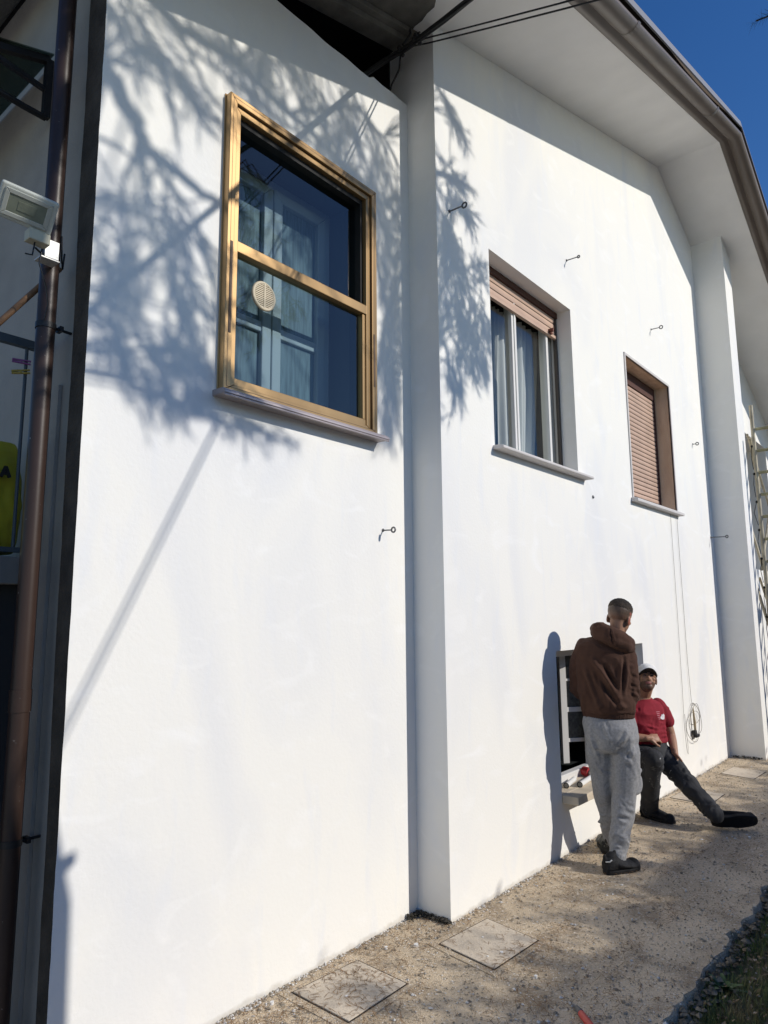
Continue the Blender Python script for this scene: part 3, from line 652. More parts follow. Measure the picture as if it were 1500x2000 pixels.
# ------------------------------------------------------------------ people
def skin_noise(c): return 1+.06*noise.noise(c*30)
SK = V((.36, .20, .13)); HAIR = V((.018, .014, .012))
def mixc(a, b, t): t = max(0, min(1, t)); return a*(1-t)+b*t
def rings_from(O, R, F, rows):
    """rows: (z, r, f, half width, half depth) in a body frame"""
    return [(O+R*r+F*f+V((0, 0, z)), R*hw, F*hd) for z, r, f, hw, hd in rows]
def head_parts(b, c, f, u, s=1., ears=True, ez=0., ex=.080):
    f = f.normalized(); r = f.cross(u).normalized(); u = r.cross(f).normalized()
    P = lambda x, y, z: c+(r*x+f*y+u*z)*s
    b.ell(P(0, -.012, .03), r*.076*s, f*.096*s, u*.085*s, 24, 14)        # cranium
    b.ell(P(0, .022, -.035), r*.062*s, f*.070*s, u*.080*s, 20, 12)       # face
    b.ell(P(0, .045, -.085), r*.043*s, f*.042*s, u*.034*s)               # chin
    b.ell(P(0, .074, .022), r*.052*s, f*.016*s, u*.014*s)                # brow
    b.ell(P(.036, .066, -.022), r*.022*s, f*.018*s, u*.018*s); b.ell(P(-.036, .066, -.022), r*.022*s, f*.018*s, u*.018*s)
    b.limb([P(0, .085, .010), P(0, .104, -.024), P(0, .100, -.034)], [.008*s, .0125*s, .012*s]); b.ball(P(.011, .094, -.033), .009*s); b.ball(P(-.011, .094, -.033), .009*s)
    b.ell(P(0, .084, -.060), r*.023*s, f*.010*s, u*.006*s); b.ell(P(0, .083, -.069), r*.020*s, f*.010*s, u*.0065*s)
    for sx in (-1, 1): b.ball(P(sx*.030, .074, .004), .0125*s)
    if ears:
        for sx in (-1, 1):
            b.ell(P(sx*ex, -.012, -.010+ez), r*.008*s+f*-.006*s*0, f*.019*s, u*.033*s, 12, 8); b.ell(P(sx*(ex-.004), -.004, -.030+ez), r*.007*s, f*.012*s, u*.014*s, 10, 6)
    return P, r, f, u
def hand(b, wrist, d, n, side, curl, s=1., spread=.08):
    """wrist, direction of the palm, palm normal (towards the palm side), side=+1 thumb on d x n side; curl in radians per joint"""
    d = d.normalized(); n = (n-d*n.dot(d)).normalized(); t = d.cross(n)*side
    b.ell(wrist+d*.045*s, t*.040*s, d*.052*s, n*.017*s, 14, 10)
    b.limb([wrist-d*.02*s, wrist+d*.02*s], [.026*s, .026*s])
    for k, (off, L) in enumerate(((.029, .072), (.010, .080), (-.010, .075), (-.028, .060))):
        p = wrist+t*off*s+d*.085*s; dd = (d+t*(off*spread*10*.3)).normalized(); pts = [p-d*.03*s, p]; c = curl*(1+.12*k)
        for seg, fr in enumerate((.45, .32, .26)):
            dd = (Matrix.Rotation(0, 3, 'X') @ dd); ax = dd.cross(n) if seg == 0 else ax
            dd = Matrix.Rotation(c, 3, (ax).normalized()) @ dd; p = p+dd*L*fr*s; pts.append(p.copy())
        b.limb(pts, [.0095*s, .0095*s, .0085*s, .008*s, .007*s], 10)
    p = wrist+t*.030*s+d*.025*s; q = p+(t*.7+d*.7+n*.25).normalized()*.04*s; q2 = q+(d*.9+t*.15+n*.5).normalized()*.032*s; b.limb([wrist+t*.012*s+d*.01*s, p, q, q2], [.015*s, .014*s, .0105*s, .0085*s], 10)
def creases(p0, p1, r, n, seed, am=.008, w=.008, span=1.0, slant=.5, lo=.0, hi=1.):
    """short slanted creases round a sleeve or trouser leg"""
    rr_ = random.Random(seed); d = (p1-p0); u = d.normalized().orthogonal().normalized(); v = d.normalized().cross(u); out = []
    for i in range(n):
        c = p0+d*(lo+(hi-lo)*rr_.random()); a = rr_.uniform(0, 6.283); sl_ = d.normalized()*rr_.uniform(-slant, slant)*r; s_ = span*rr_.uniform(.6, 1.2)
        P_ = lambda t: c+(u*math.cos(t)+v*math.sin(t))*r
        out.append((P_(a-s_/2)-sl_, P_(a+s_/2)+sl_, w*rr_.uniform(.7, 1.3), am*rr_.choice((1, 1, -1))*rr_.uniform(.6, 1.2)))
    return out
def cloth_fold(amp, sx, seed, lines=(), fine=.0015):
    sd_ = V((seed*3.7, seed*1.3, seed*2.1))
    def f(c, n):
        w = noise.noise(c*4+sd_)*.12; q = V((c.x*sx[0]+w*6, c.y*sx[1]+w*6, c.z*sx[2]+w*4))+sd_
        a = 1-abs(noise.noise(q))*2.2; h = amp*max(-.6, a-.45)+fine*noise.noise(c*26+sd_)
        for p0, p1, wd, am in lines:
            d = p1-p0; t = max(0, min(1, (c-p0).dot(d)/d.length_squared)); dist = (c-(p0+d*t)).length
            if dist < wd*4: h += am*(math.exp(-(dist/wd)**2)-.45*math.exp(-((dist-1.9*wd)/wd)**2))*(math.sin(math.pi*(.08+.84*t)))
        return h
    return f
def shoe(name, heel, toe, parent, m_up, m_so, z=0., roll=0., upv=V((0, 0, 1)), h=.10, w=.049):
    """heel/toe are sole points"""
    heel, toe = V(heel), V(toe); d = (toe-heel); L = d.length; d.normalize(); upv = (upv-d*upv.dot(d)).normalized(); s = d.cross(upv)
    P = lambda a, x, zz: heel+d*a*L+s*x+upv*zz
    b = MB(); rows = []
    for a, hw, top in ((.0, .026, .062), (.03, .034, .085), (.12, .039, .10), (.28, .040, .10), (.40, .043, .085), (.55, .048, .068), (.72, .050, .056), (.86, .045, .048), (.95, .034, .040), (1.0, .02, .030)):
        hw *= w/.049; top *= h/.10; rows.append((P(a, 0, .5*(top+.012)), s*hw, upv*.5*(top-.008)))
    b.loft(rows, 20); b.limb([P(.20, 0, .070), P(.21, 0, .098)], [.040, .036])
    for i in range(4): b.tube([P(.38+i*.07, -.022, .088-i*.009), P(.40+i*.07, 0, .096-i*.009), P(.38+i*.07, .022, .088-i*.009)], .0045, 6)
    b.limb([P(.36, 0, .092), P(.32, 0, .125)], [.018, .013]); b.limb([P(.02, 0, .085), P(.0, 0, .112)], [.016, .010])
    b.ell(P(.86, 0, .032), d*L*.14, s*.046*w/.049, upv*.034*h/.10)
    for sx in (-1, 1): b.limb([P(.30, sx*.040*w/.049, .060), P(.52, sx*.046*w/.049, .045), P(.75, sx*.046*w/.049, .035)], [.010, .012, .008])
    o = fuse(b, name, m_up, parent, .005, 3, cloth_fold(.002, (20, 20, 20), 3))
    b = MB(); n = 26; poly = []
    for i in range(n):
        t = 2*math.pi*i/n; a = .5-.52*math.cos(t); hw = (.050 if a > .45 else .042)*abs(math.sin(t))**.6*(1 if math.sin(t) >= 0 else -1)*w/.049; poly.append((a, hw))
    vs = [P(a, x, .0) for a, x in poly]+[P(a, x*1.04, .026) for a, x in poly]
    b.add(vs, [list(range(n))[::-1], list(range(n, 2*n))]+[(i, (i+1) % n, n+(i+1) % n, n+i) for i in range(n)])
    b.build('sole', m_so, o, .005)
    return o, P
m_skin = attrmat('skin', .5, .15, 90)
m_hood = mat('brown hoodie jersey', (.072, .034, .0215), .95, .10, 30, bump=.35, bs=260)
m_rib = mat('brown ribbing', (.064, .030, .019), .95, bump=.5, bs=200)
m_sweat = mat('grey marl jersey', (.285, .285, .29), .95, .16, 70, bump=.35, bs=280); mixin(m_sweat, (.80, .80, .78), 16, .81, .83, amount=.9)
m_shoe = mat('black shoe upper', (.009, .009, .010), .7, bump=.5, bs=110, spec=.25, col2=(.02, .02, .022), vs=40); m_sole = mat('black rubber sole', (.013, .013, .014), .7, spec=.25)
m_cam = mat('dark patterned shoe', (.03, .03, .026), .75, col2=(.20, .19, .16), vs=24, cut=(.52, .56))
# --- standing man
O = V((4.82, 1.97, 0)); an = math.radians(22); F = V((math.cos(an), math.sin(an), 0)); R = V((F.y, -F.x, 0)); UP = V((0, 0, 1))
L = lambda r, f, z: O+R*r+F*f+UP*z
man = empty('person', 'standing man seen from behind in a brown hoodie and grey cargo sweatpants', 'person', O, 'workers by the low window')
hc = L(.070, .03, 1.648); hf = (F*.93+R*.34-UP*.30); hu = (UP+R*.16)
b = MB(); HP, hr, hf_, hu_ = head_parts(b, hc, hf, hu, 1.06, True, -.014, .0715)
b.limb([L(.0, -.02, 1.44), L(.045, .005, 1.54), HP(0, -.02, -.03)], [.060, .050, .052])
b.loft(rings_from(O, R, F, [(.78, -.04, 0, .14, .10), (.98, -.04, 0, .14, .095), (1.25, -.05, 0, .165, .105), (1.40, -.045, 0, .16, .09), (1.48, -.02, 0, .09, .07)]))
b.limb([L(-.18, 0, 1.42), L(-.215, .06, 1.16), L(-.10, .22, 1.07)], [.045, .04, .03]); b.limb([L(.09, 0, 1.38), L(.115, .0, 1.11), L(.03, .2, 1.10)], [.045, .04, .03])
hand(b, L(-.09, .225, 1.07), R*.9+F*.2, -F*.9, -1, .5); hand(b, L(.02, .205, 1.10), -R*.9+F*.25, -F*.9, 1, .5)
b.limb([L(.045, -.02, .80), L(.03, -.02, .46), L(-.03, -.13, .09)], [.075, .055, .042]); b.limb([L(-.12, 0, .80), L(-.11, .06, .46), L(-.075, .22, .09)], [.075, .055, .042])
def paint_man(c):
    d = (c-hc)/1.06; x, y, z = d.dot(hr), d.dot(hf_), d.dot(hu_); col = SK.copy()*skin_noise(c)
    if z > -.075 and d.length < .2 and abs(x) < .079:
        e = max(0, 1-abs(x)/.09)
        line = .045 if y > .0 else .028                     # faded sides, darker crown
        fade = (z-(-.055 if y < .02 else .03))/(.10)
        if y > .06: fade = (z-.055)/.02
        col = mixc(col, V((.085, .062, .045)), .85*max(0, min(1, fade*1.6))); col = mixc(col, HAIR, (z-line+.03)/.085)
    if abs(x) > .0735 and z < .03: col = mixc(col, V((.42, .13, .08)), .8)
    return col
fuse(b, 'body', m_skin, man, .0045, 5, None, paint_man)
m_hair = attrmat('black cropped hair', .9, .2, 200)
b = MB(); b.ell(HP(0, -.012, .050), hr*.0810, hf_*.1015, hu_*.070, 28, 14)
def paint_hair(c):
    d = c-hc; y, z = d.dot(hf_)/1.06, d.dot(hu_)/1.06
    return mixc(V((.085, .062, .045)), HAIR, (z-(.006 if y < .03 else .04)+.016*noise.noise(c*70))/.085)
fuse(b, 'hair', m_hair, man, .004, 2, lambda c, n: .0035*noise.noise(c*160)+.002*noise.noise(c*60), paint_hair)
# hoodie
b = MB()
b.loft(rings_from(O, R, F, [(.985, -.042, 0, .172, .122), (1.00, -.042, -.004, .182, .135), (1.05, -.046, -.008, .188, .145), (1.15, -.052, -.010, .186, .14), (1.28, -.052, -.012, .188, .132), (1.38, -.047, -.012, .196, .122), (1.445, -.048, -.012, .190, .105), (1.485, -.04, -.008, .145, .088), (1.515, -.01, 0, .075, .07)]), 32)
b.limb([L(-.180, -.005, 1.425), L(-.222, .02, 1.32), L(-.238, .06, 1.15), L(-.20, .13, 1.09), L(-.12, .22, 1.07)], [.068, .064, .060, .056, .046], 18)
b.limb([L(.085, -.01, 1.405), L(.112, -.012, 1.27), L(.122, -.005, 1.115), L(.10, .08, 1.08), L(.04, .2, 1.10)], [.070, .064, .062, .058, .046], 18)
ln = lambda a, c, w, am: (L(*a), L(*c), w, am*1.5)
folds = [ln((-.13, -.13, 1.36), (.06, -.16, 1.08), .016, .014), ln((-.10, -.13, 1.24), (.04, -.15, 1.03), .014, -.012), ln((-.18, -.1, 1.30), (-.10, -.14, 1.04), .015, .012), ln((.08, -.10, 1.36), (.05, -.12, 1.12), .012, -.016),
         ln((-.05, -.14, 1.32), (.02, -.15, 1.16), .013, -.010), ln((-.16, -.11, 1.10), (.10, -.13, 1.035), .014, .010), ln((.07, -.07, 1.20), (.17, -.06, 1.16), .010, -.004), ln((.07, -.07, 1.15), (.17, -.05, 1.11), .010, .005), ln((.08, -.07, 1.27), (.16, -.06, 1.23), .011, -.004),
         ln((-.20, -.06, 1.34), (-.19, -.03, 1.12), .012, -.014), ln((-.06, -.14, 1.44), (.05, -.13, 1.40), .016, .008)]
folds += creases(L(-.20, .0, 1.40), L(-.238, .06, 1.15), .064, 14, 1, .007, .010)+creases(L(.10, -.012, 1.34), L(.122, -.005, 1.12), .064, 14, 2, .0065, .010)+creases(L(.122, -.005, 1.12), L(.05, .15, 1.09), .056, 8, 3, .006)
folds += creases(L(-.045, -.01, 1.05), L(-.045, -.01, 1.42), .145, 14, 4, .008, .013, .5, 1.1)
hood = fuse(b, 'hoodie', m_hood, man, .006, 5, cloth_fold(.014, (5.5, 5.5, 4.0), 1, folds))
b = MB()                                             # hood lying round the neck, slumped to the right
hp = [L(-.065, .06, 1.555), L(-.095, .0, 1.567), L(-.075, -.062, 1.567), L(-.02, -.098, 1.548), L(.04, -.105, 1.513), L(.092, -.08, 1.480), L(.125, -.025, 1.462), L(.115, .04, 1.468)]
b.limb(hp, [.030, .040, .046, .048, .048, .046, .038, .028], 16)
b.limb([p+V((0, 0, -.035)) for p in hp[1:-1]], [.040, .05, .052, .05, .048, .036], 16)
fuse(b, 'hood', m_hood, hood, .006, 4, cloth_fold(.008, (9, 9, 9), 2, [ln((.0, -.14, 1.56), (.02, -.15, 1.46), .006, -.009), ln((-.09, -.1, 1.585), (.12, -.07, 1.50), .010, -.012)]))
b = MB(); b.loft(rings_from(O, R, F, [(.958, -.04, 0, .166, .120), (.962, -.04, 0, .172, .126), (.998, -.042, 0, .176, .130), (1.004, -.042, 0, .170, .122)]), 40); fuse(b, 'hem', m_rib, hood, .005, 2, lambda c, n: .0018*math.sin(math.atan2((c-O).dot(F), (c-O).dot(R))*150))
# trousers
b = MB()
b.loft(rings_from(O, R, F, [(.975, -.04, 0, .160, .110), (.95, -.04, -.005, .172, .128), (.90, -.037, -.012, .180, .145), (.83, -.035, -.014, .180, .146), (.77, -.036, -.010, .168, .128), (.73, -.037, -.006, .12, .10)][::-1]), 32)
b.limb([L(.052, -.012, .74), L(.045, -.012, .60), L(.035, -.02, .46), L(.005, -.07, .28), L(-.028, -.118, .12)], [.102, .096, .082, .070, .060], 18)
b.limb([L(-.120, .0, .74), L(-.108, .03, .60), L(-.098, .06, .46), L(-.078, .13, .28), L(-.072, .20, .13)], [.098, .088, .076, .064, .055], 18)
tf = [ln((.0, -.15, .76), (.13, -.13, .70), .012, .016), ln((.02, -.15, .72), (.12, -.12, .66), .010, -.014), ln((-.04, -.15, .98), (-.035, -.15, .72), .006, -.003), ln((.12, -.11, .80), (.05, -.13, .68), .012, -.014), ln((-.17, -.10, .90), (-.10, -.12, .55), .016, .010),
      ln((.0, -.1, .40), (.09, -.09, .37), .012, .008), ln((-.03, -.14, .34), (.06, -.12, .32), .012, -.008), ln((-.06, -.19, .17), (.02, -.18, .15), .010, .010), ln((-.07, -.2, .135), (.0, -.18, .12), .008, -.009), ln((.08, -.13, .88), (.02, -.16, .78), .014, .010), ln((-.12, -.1, .44), (-.05, -.1, .40), .014, .008)]
for lg, sd0 in (((L(.050, -.012, .68), L(.035, -.02, .46), L(.005, -.07, .28), L(-.028, -.118, .10)), 10), ((L(-.115, .01, .68), L(-.098, .06, .46), L(-.078, .13, .28), L(-.072, .20, .11)), 20)):
    tf += creases(lg[0], lg[1], .09, 10, sd0, .006, .014, .8, 1.2)+creases(lg[1], lg[2], .076, 10, sd0+1, .0055, .010)+creases(lg[2], lg[3], .066, 14, sd0+2, .008, .009)
tf += creases(L(-.037, -.01, .76), L(-.04, 0, .93), .155, 8, 30, .005, .012, .45, 1.3)
tr = fuse(b, 'sweatpants', m_sweat, man, .006, 5, cloth_fold(.011, (6, 6, 3.2), 4, tf))
b = MB()                                             # cuffs
for c, d in ((L(-.030, -.122, .10), L(-.034, -.132, .065)), (L(-.070, .205, .11), L(-.070, .215, .075))):
    b = MB(); b.limb([c, d], [.056, .052], 20); fuse(b, 'cuff', m_sweat, tr, .005, 2, lambda c, n: .0015*math.sin(math.atan2(n.dot(F), n.dot(R))*40))

b = MB()                                             # cargo pocket with flap on the right leg
for zc, hh, dep in ((.535, .075, .016), (.615, .028, .024)):
    b.ell(L(.118, -.03, zc), (R*.8-F*.6)*dep, (F*.8+R*.6)*.062, UP*hh, 16, 12)
fuse(b, 'cargo_pocket', m_sweat, tr, .005, 3, cloth_fold(.004, (14, 14, 10), 6))
sh_, SP = shoe('shoe', L(-.112, -.222, 0), L(.092, -.040, 0), man, m_shoe, m_sole, h=.112, w=.057)
b = MB(); b.tube([SP(.10, .039, .095), SP(.05, .036, .085), SP(.0, .018, .080), SP(-.005, -.01, .082)], .004, 6); b.build('reflective_stripe', mat('pale grey stripe', (.62, .62, .60), .4), sh_)
shoe('shoe', L(-.10, .17, 0), L(-.13, .46, 0), man, m_cam, m_sole, h=.115, w=.055)

# --- seated man
m_tee = mat('dark red cotton', (.255, .014, .027), .9, .08, 30, bump=.2, bs=240)
m_work = mat('black work trousers', (.032, .033, .036), .8, .25, 8, bump=.3, bs=200)
mixin(m_work, (.62, .62, .60), 21, .69, .72, amount=.8, detail=7, dist=1.5); mixin(m_work, (.40, .40, .39), 7, .60, .72, amount=.5, detail=10, dist=1.)
m_workg = mat('grey work trousers', (.075, .076, .076), .8, .25, 8, bump=.3, bs=200)
m_cap = mat('white cotton cap', (.76, .75, .72), .85, bump=.15, bs=200)
sm = empty('person', 'seated man in white cap, dark red T-shirt and paint spattered black trousers', 'person', (6.08, 2.2, .42), 'workers by the low window')
aS = V((.86, -.51, 0)); fS = V((-.51, -.86, 0))       # his left, his front
C0 = V((6.07, 2.215, 0))
T = lambda l, f, z: C0+aS*l+fS*f+UP*z
hc2 = V((6.030, 2.165, 1.125)); h2f = V((-.84, -.44, .36)); h2u = V((.30, .05, 1))
b = MB(); SPH, h2r, h2f_, h2u_ = head_parts(b, hc2, h2f, h2u, 1.0, True, -.004, .0735)
b.limb([T(0, -.01, .90), T(0, .0, .98), SPH(0, -.02, -.04)], [.062, .055, .058])
b.loft(rings_from(C0, aS, fS, [(.48, 0, .0, .15, .10), (.62, 0, .0, .135, .095), (.80, 0, -.01, .15, .095), (.90, 0, -.02, .13, .08), (.96, 0, -.01, .06, .06)]))
sl, el, wl = T(.165, -.01, .885), V((6.255, 2.075, .64)), V((6.115, 2.005, .525))
b.limb([sl, (sl+el)/2+V((.012, 0, 0)), el, el.lerp(wl, .35), wl], [.050, .047, .038, .037, .026], 16)
hand(b, wl, V((-.35, -.22, -.9)), V((.4, -.6, 0)), 1, .32)
sr, er, wr = T(-.165, -.01, .885), T(-.235, .05, .66), T(-.10, .145, .655)
b.limb([sr, er, er.lerp(wr, .35), wr], [.050, .038, .037, .026], 16)
hand(b, wr, aS*.95+fS*.15, -fS*.7-UP*.6, -1, .75)
kR, aR = V((5.76, 2.06, .515)), V((6.00, 2.20, .10)); kL, aL = V((6.06, 1.935, .335)), V((5.965, 1.685, .125))
hR, hL = T(-.10, .02, .49), T(.11, .03, .49)
b.limb([hR, kR, aR], [.075, .052, .038]); b.limb([hL, kL, aL], [.075, .052, .038])
def paint_seat(c):
    d = c-hc2; x, y, z = d.dot(h2r), d.dot(h2f_), d.dot(h2u_); col = V((.40, .215, .135))*skin_noise(c)
    if d.length < .2:
        if (z < -.048 and y > -.02 and not (abs(x) < .024 and -.074 < z < -.052)) or (y < .035 and y > -.01 and z < .02 and abs(x) > .05 and abs(x) < .076): col = mixc(col, V((.045, .03, .024)), .72)
        if abs(x) < .024 and -.074 < z < -.053 and y > .07: col = V((.30, .11, .09))
        if abs(z-.022) < .008 and .012 < abs(x) < .05 and y > .05: col = HAIR.copy()
        if abs(abs(x)-.031) < .015 and abs(z-.002) < .0045 and y > .07: col = V((.02, .015, .012))
        if y < -.01 and z > -.06 and abs(x) < .078: col = HAIR.copy()
    return col
fuse(b, 'body', m_skin, sm, .0036, 4, None, paint_seat)
# T-shirt
b = MB()
b.loft(rings_from(C0, aS, fS, [(.595, 0, .008, .168, .125), (.61, 0, .008, .175, .132), (.70, 0, .006, .172, .128), (.80, 0, -.006, .182, .122), (.87, 0, -.014, .192, .108), (.915, 0, -.016, .160, .088), (.945, 0, -.012, .080, .068), (.955, 0, -.01, .070, .062)]), 32)
b.limb([T(.150, -.012, .885), sl.lerp(el, .30)+V((.008, 0, 0)), sl.lerp(el, .52)+V((.012, 0, 0))], [.062, .064, .066], 18); b.limb([T(-.150, -.012, .885), sr.lerp(er, .55)], [.062, .066], 18)
tl_ = lambda a, c, w, am: (T(*a), T(*c), w, am)
tee = fuse(b, 'tshirt', m_tee, sm, .0055, 4, cloth_fold(.010, (7, 7, 6), 9, creases(T(0, 0, .63), T(0, 0, .86), .14, 22, 40, .008, .010, .6, .7)+creases(sl, sl.lerp(el, .5), .064, 8, 41, .007)+[tl_((-.12, .12, .70), (.15, .10, .73), .010, .010), tl_((-.10, .13, .66), (.14, .11, .655), .010, .010), tl_((.0, .13, .685), (.16, .08, .70), .008, -.009), tl_((.13, .06, .84), (.06, .12, .76), .012, .008), tl_((-.12, .12, .76), (.02, .13, .72), .010, .008)]))
# trousers
b = MB()
b.loft(rings_from(C0, aS, fS, [(.45, 0, .02, .165, .12), (.50, 0, .012, .180, .130), (.57, 0, .006, .172, .122), (.625, 0, .004, .160, .112)]), 28)
b.limb([hL, hL.lerp(kL, .5)+V((0, 0, .01)), kL, kL.lerp(aL, .5), aL], [.098, .090, .080, .072, .062], 18)
legl = [tl_((.1, .15, .44), (.22, .12, .40), .012, .010), (kL+V((-.06, -.05, .03)), kL+V((.08, -.02, .05)), .012, .012), (kL+V((-.08, -.06, -.03)), kL+V((.05, -.07, .0)), .010, -.010), (aL+V((-.06, .02, .03)), aL+V((.06, -.02, .05)), .010, .009)]
legl += creases(hL, kL, .09, 14, 42, .009, .011, .8, 1.)+creases(kL, aL, .074, 16, 43, .006, .011)+creases(aL+V((0, .05, .04)), aL, .064, 8, 44, .010, .008)
wt = fuse(b, 'work_trousers', m_work, sm, .0055, 4, cloth_fold(.012, (7, 7, 6), 12, legl))
b = MB(); b.limb([hR, hR.lerp(kR, .5)+V((0, 0, .012)), kR], [.096, .088, .080], 18); b.limb([kR, kR.lerp(aR, .45)+V((-.03, 0, 0)), aR+V((-.005, 0, -.02))], [.078, .074, .066], 18)
o = fuse(b, 'trouser_leg', m_work, wt, .0055, 4, cloth_fold(.010, (7, 7, 6), 14, creases(hR, kR, .085, 10, 45, .009, .011)+creases(kR, aR, .075, 16, 46, .007, .010)+[(kR+V((0, -.07, -.04)), kR+V((.10, -.06, -.02)), .012, -.012), (aR+V((-.07, -.06, .06)), aR+V((.06, -.06, .08)), .010, .010)]))
b = MB(); b.loft(rings_from(C0, aS, fS, [(.618, 0, .004, .168, .120), (.622, 0, .004, .172, .124), (.650, 0, .004, .170, .122), (.654, 0, .004, .165, .118)]), 36); b.build('belt', m_workg, wt)
shoe('shoe', (6.045, 2.285, 0), (5.965, 2.0, 0), sm, m_shoe, m_sole, h=.118, w=.056)
shoe('shoe', (5.985, 1.715, .052), (6.145, 1.43, .080), sm, m_shoe, m_sole, upv=V((.75, .45, .45)), w=.060, h=.115)
# cap
cp = MB(); cu = h2u_; cf = h2f_
rowsc = []
for a, z, k in ((0, -.002, 1.0), (.02, .020, 1.0), (.05, .048, .96), (.08, .072, .84), (.1, .090, .62), (.11, .100, .34), (.112, .104, .08)):
    rowsc.append((SPH(0, -.012, .030+z*.92), h2r*.086*k, cf*.106*k))
cp.loft(rowsc, 32); cp.ball(SPH(0, -.012, .129), .006)
cap = fuse(cp, 'cap', m_cap, sm, .004, 2, cloth_fold(.002, (15, 15, 15), 21))
b = MB(); nn = 18; tv = []
for th in (.0, -.004):
    for j in range(6):
        v = j/5
        for i in range(nn+1):
            u = -1+2*i/nn; x = u*.074; y = .070*math.sqrt(max(0, 1-(u*.86)**2))+.008+v*.092*math.sqrt(max(0, 1-u*u)); z = .028+.012*v-.026*u*u+th
            tv.append(SPH(x, y, z))
m1 = 6*(nn+1); fs = []
for j in range(5):
    for i in range(nn):
        a = j*(nn+1)+i; fs += [(a, a+1, a+nn+2, a+nn+1), (m1+a, m1+a+nn+1, m1+a+nn+2, m1+a+1)]
for i in range(nn): a = 5*(nn+1)+i; fs.append((a, a+1, m1+a+1, m1+a))
b.add(tv[:m1], [f for f in fs if max(f) < m1], True); b.m = 1
b.add(tv, [f for f in fs if max(f) >= m1], True); b.build('cap_brim', [m_cap, mat('dark brim underside', (.035, .028, .025), .9)], cap, recalc=False)
# chest print, pressed onto the shirt
bvh = BVHTree.FromPolygons([v.co.copy() for v in tee.data.vertices], [tuple(p.vertices) for p in tee.data.polygons])
def press(l, z):
    h = bvh.ray_cast(T(l, .5, z), -fS); return (h[0]+fS*.0025) if h[0] else T(l, .13, z)
def decal(poly, name, m):
    b = MB(); c = (sum(p[0] for p in poly)/len(poly), sum(p[1] for p in poly)/len(poly)); K = 3; vs = [press(*c)]
    for k in range(1, K+1):
        for p in poly: vs.append(press(c[0]+(p[0]-c[0])*k/K, c[1]+(p[1]-c[1])*k/K))
    n = len(poly); fs = [(0, 1+i, 1+(i+1) % n) for i in range(n)]
    for k in range(K-1): fs += [(1+k*n+i, 1+(k+1)*n+i, 1+(k+1)*n+(i+1) % n, 1+k*n+(i+1) % n) for i in range(n)]
    b.add(vs, fs, True); b.build(name, m, tee)
m_pr = mat('white print', (.72, .70, .70), .8)
decal([(.062, .800), (.070, .812), (.082, .815), (.090, .828), (.104, .826), (.110, .834), (.122, .822), (.132, .818), (.128, .800), (.118, .790), (.098, .788), (.075, .790)], 'emblem', m_pr)
m_pk = mat('pink print', (.55, .22, .25), .8)
for i, (l0, l1, z) in enumerate(((.03, .07, .852), (.028, .062, .838), (.026, .056, .824), (.030, .058, .810), (.034, .056, .797))):
    decal([(l0, z-.0022), ((l0+l1)/2, z-.0022), (l1, z-.0022), (l1, z+.0022), ((l0+l1)/2, z+.0022), (l0, z+.0022)], 'print_line', m_pk)
gl = empty('work_glove', 'small dark object held in the fingers of the seated man', 'glove', wl+V((-.03, -.03, -.12)))
b = MB(); b.limb([wl+V((-.035, -.035, -.085)), wl+V((-.05, -.05, -.13)), wl+V((-.035, -.055, -.155))], [.018, .022, .014]); b.limb([wl+V((-.02, -.045, -.10)), wl+V((-.005, -.06, -.15))], [.012, .010])
fuse(b, 'fabric', m_black, gl, .005, 2, cloth_fold(.003, (20, 20, 20), 30))
# ------------------------------------------------------------------ pine tree off to the side (its shade falls on the wall)
rt = random.Random(11)
pine = empty('pine_tree', 'tall umbrella pine whose drooping branches shade the wall', 'tree', (2.46, -.83, 0))
def wp(x, z, y, t): return V((x, y, z))+V((.37, -1, .56))*(t*.76 if y > 2.5 else t)     # a point t metres up-sun of the wall
trunk = [V((2.47, -.83, -.1)), V((2.455, -.84, 1.2)), V((2.44, -.86, 2.55)), V((2.33, -.95, 3.2)), V((2.25, -1.2, 4.2)), V((2.35, -1.8, 5.4)), V((2.7, -2.3, 6.6)), V((2.9, -2.5, 8.0)), V((2.9, -2.6, 9.2))]
b = MB(); b.tube(trunk, [.17, .145, .135, .13, .12, .11, .09, .07, .03], 14); b.tube([V((2.50, -.86, 2.70)), V((2.585, -.87, 2.735))], [.032, .024], 7)
b.build('trunk', m_bark, pine)
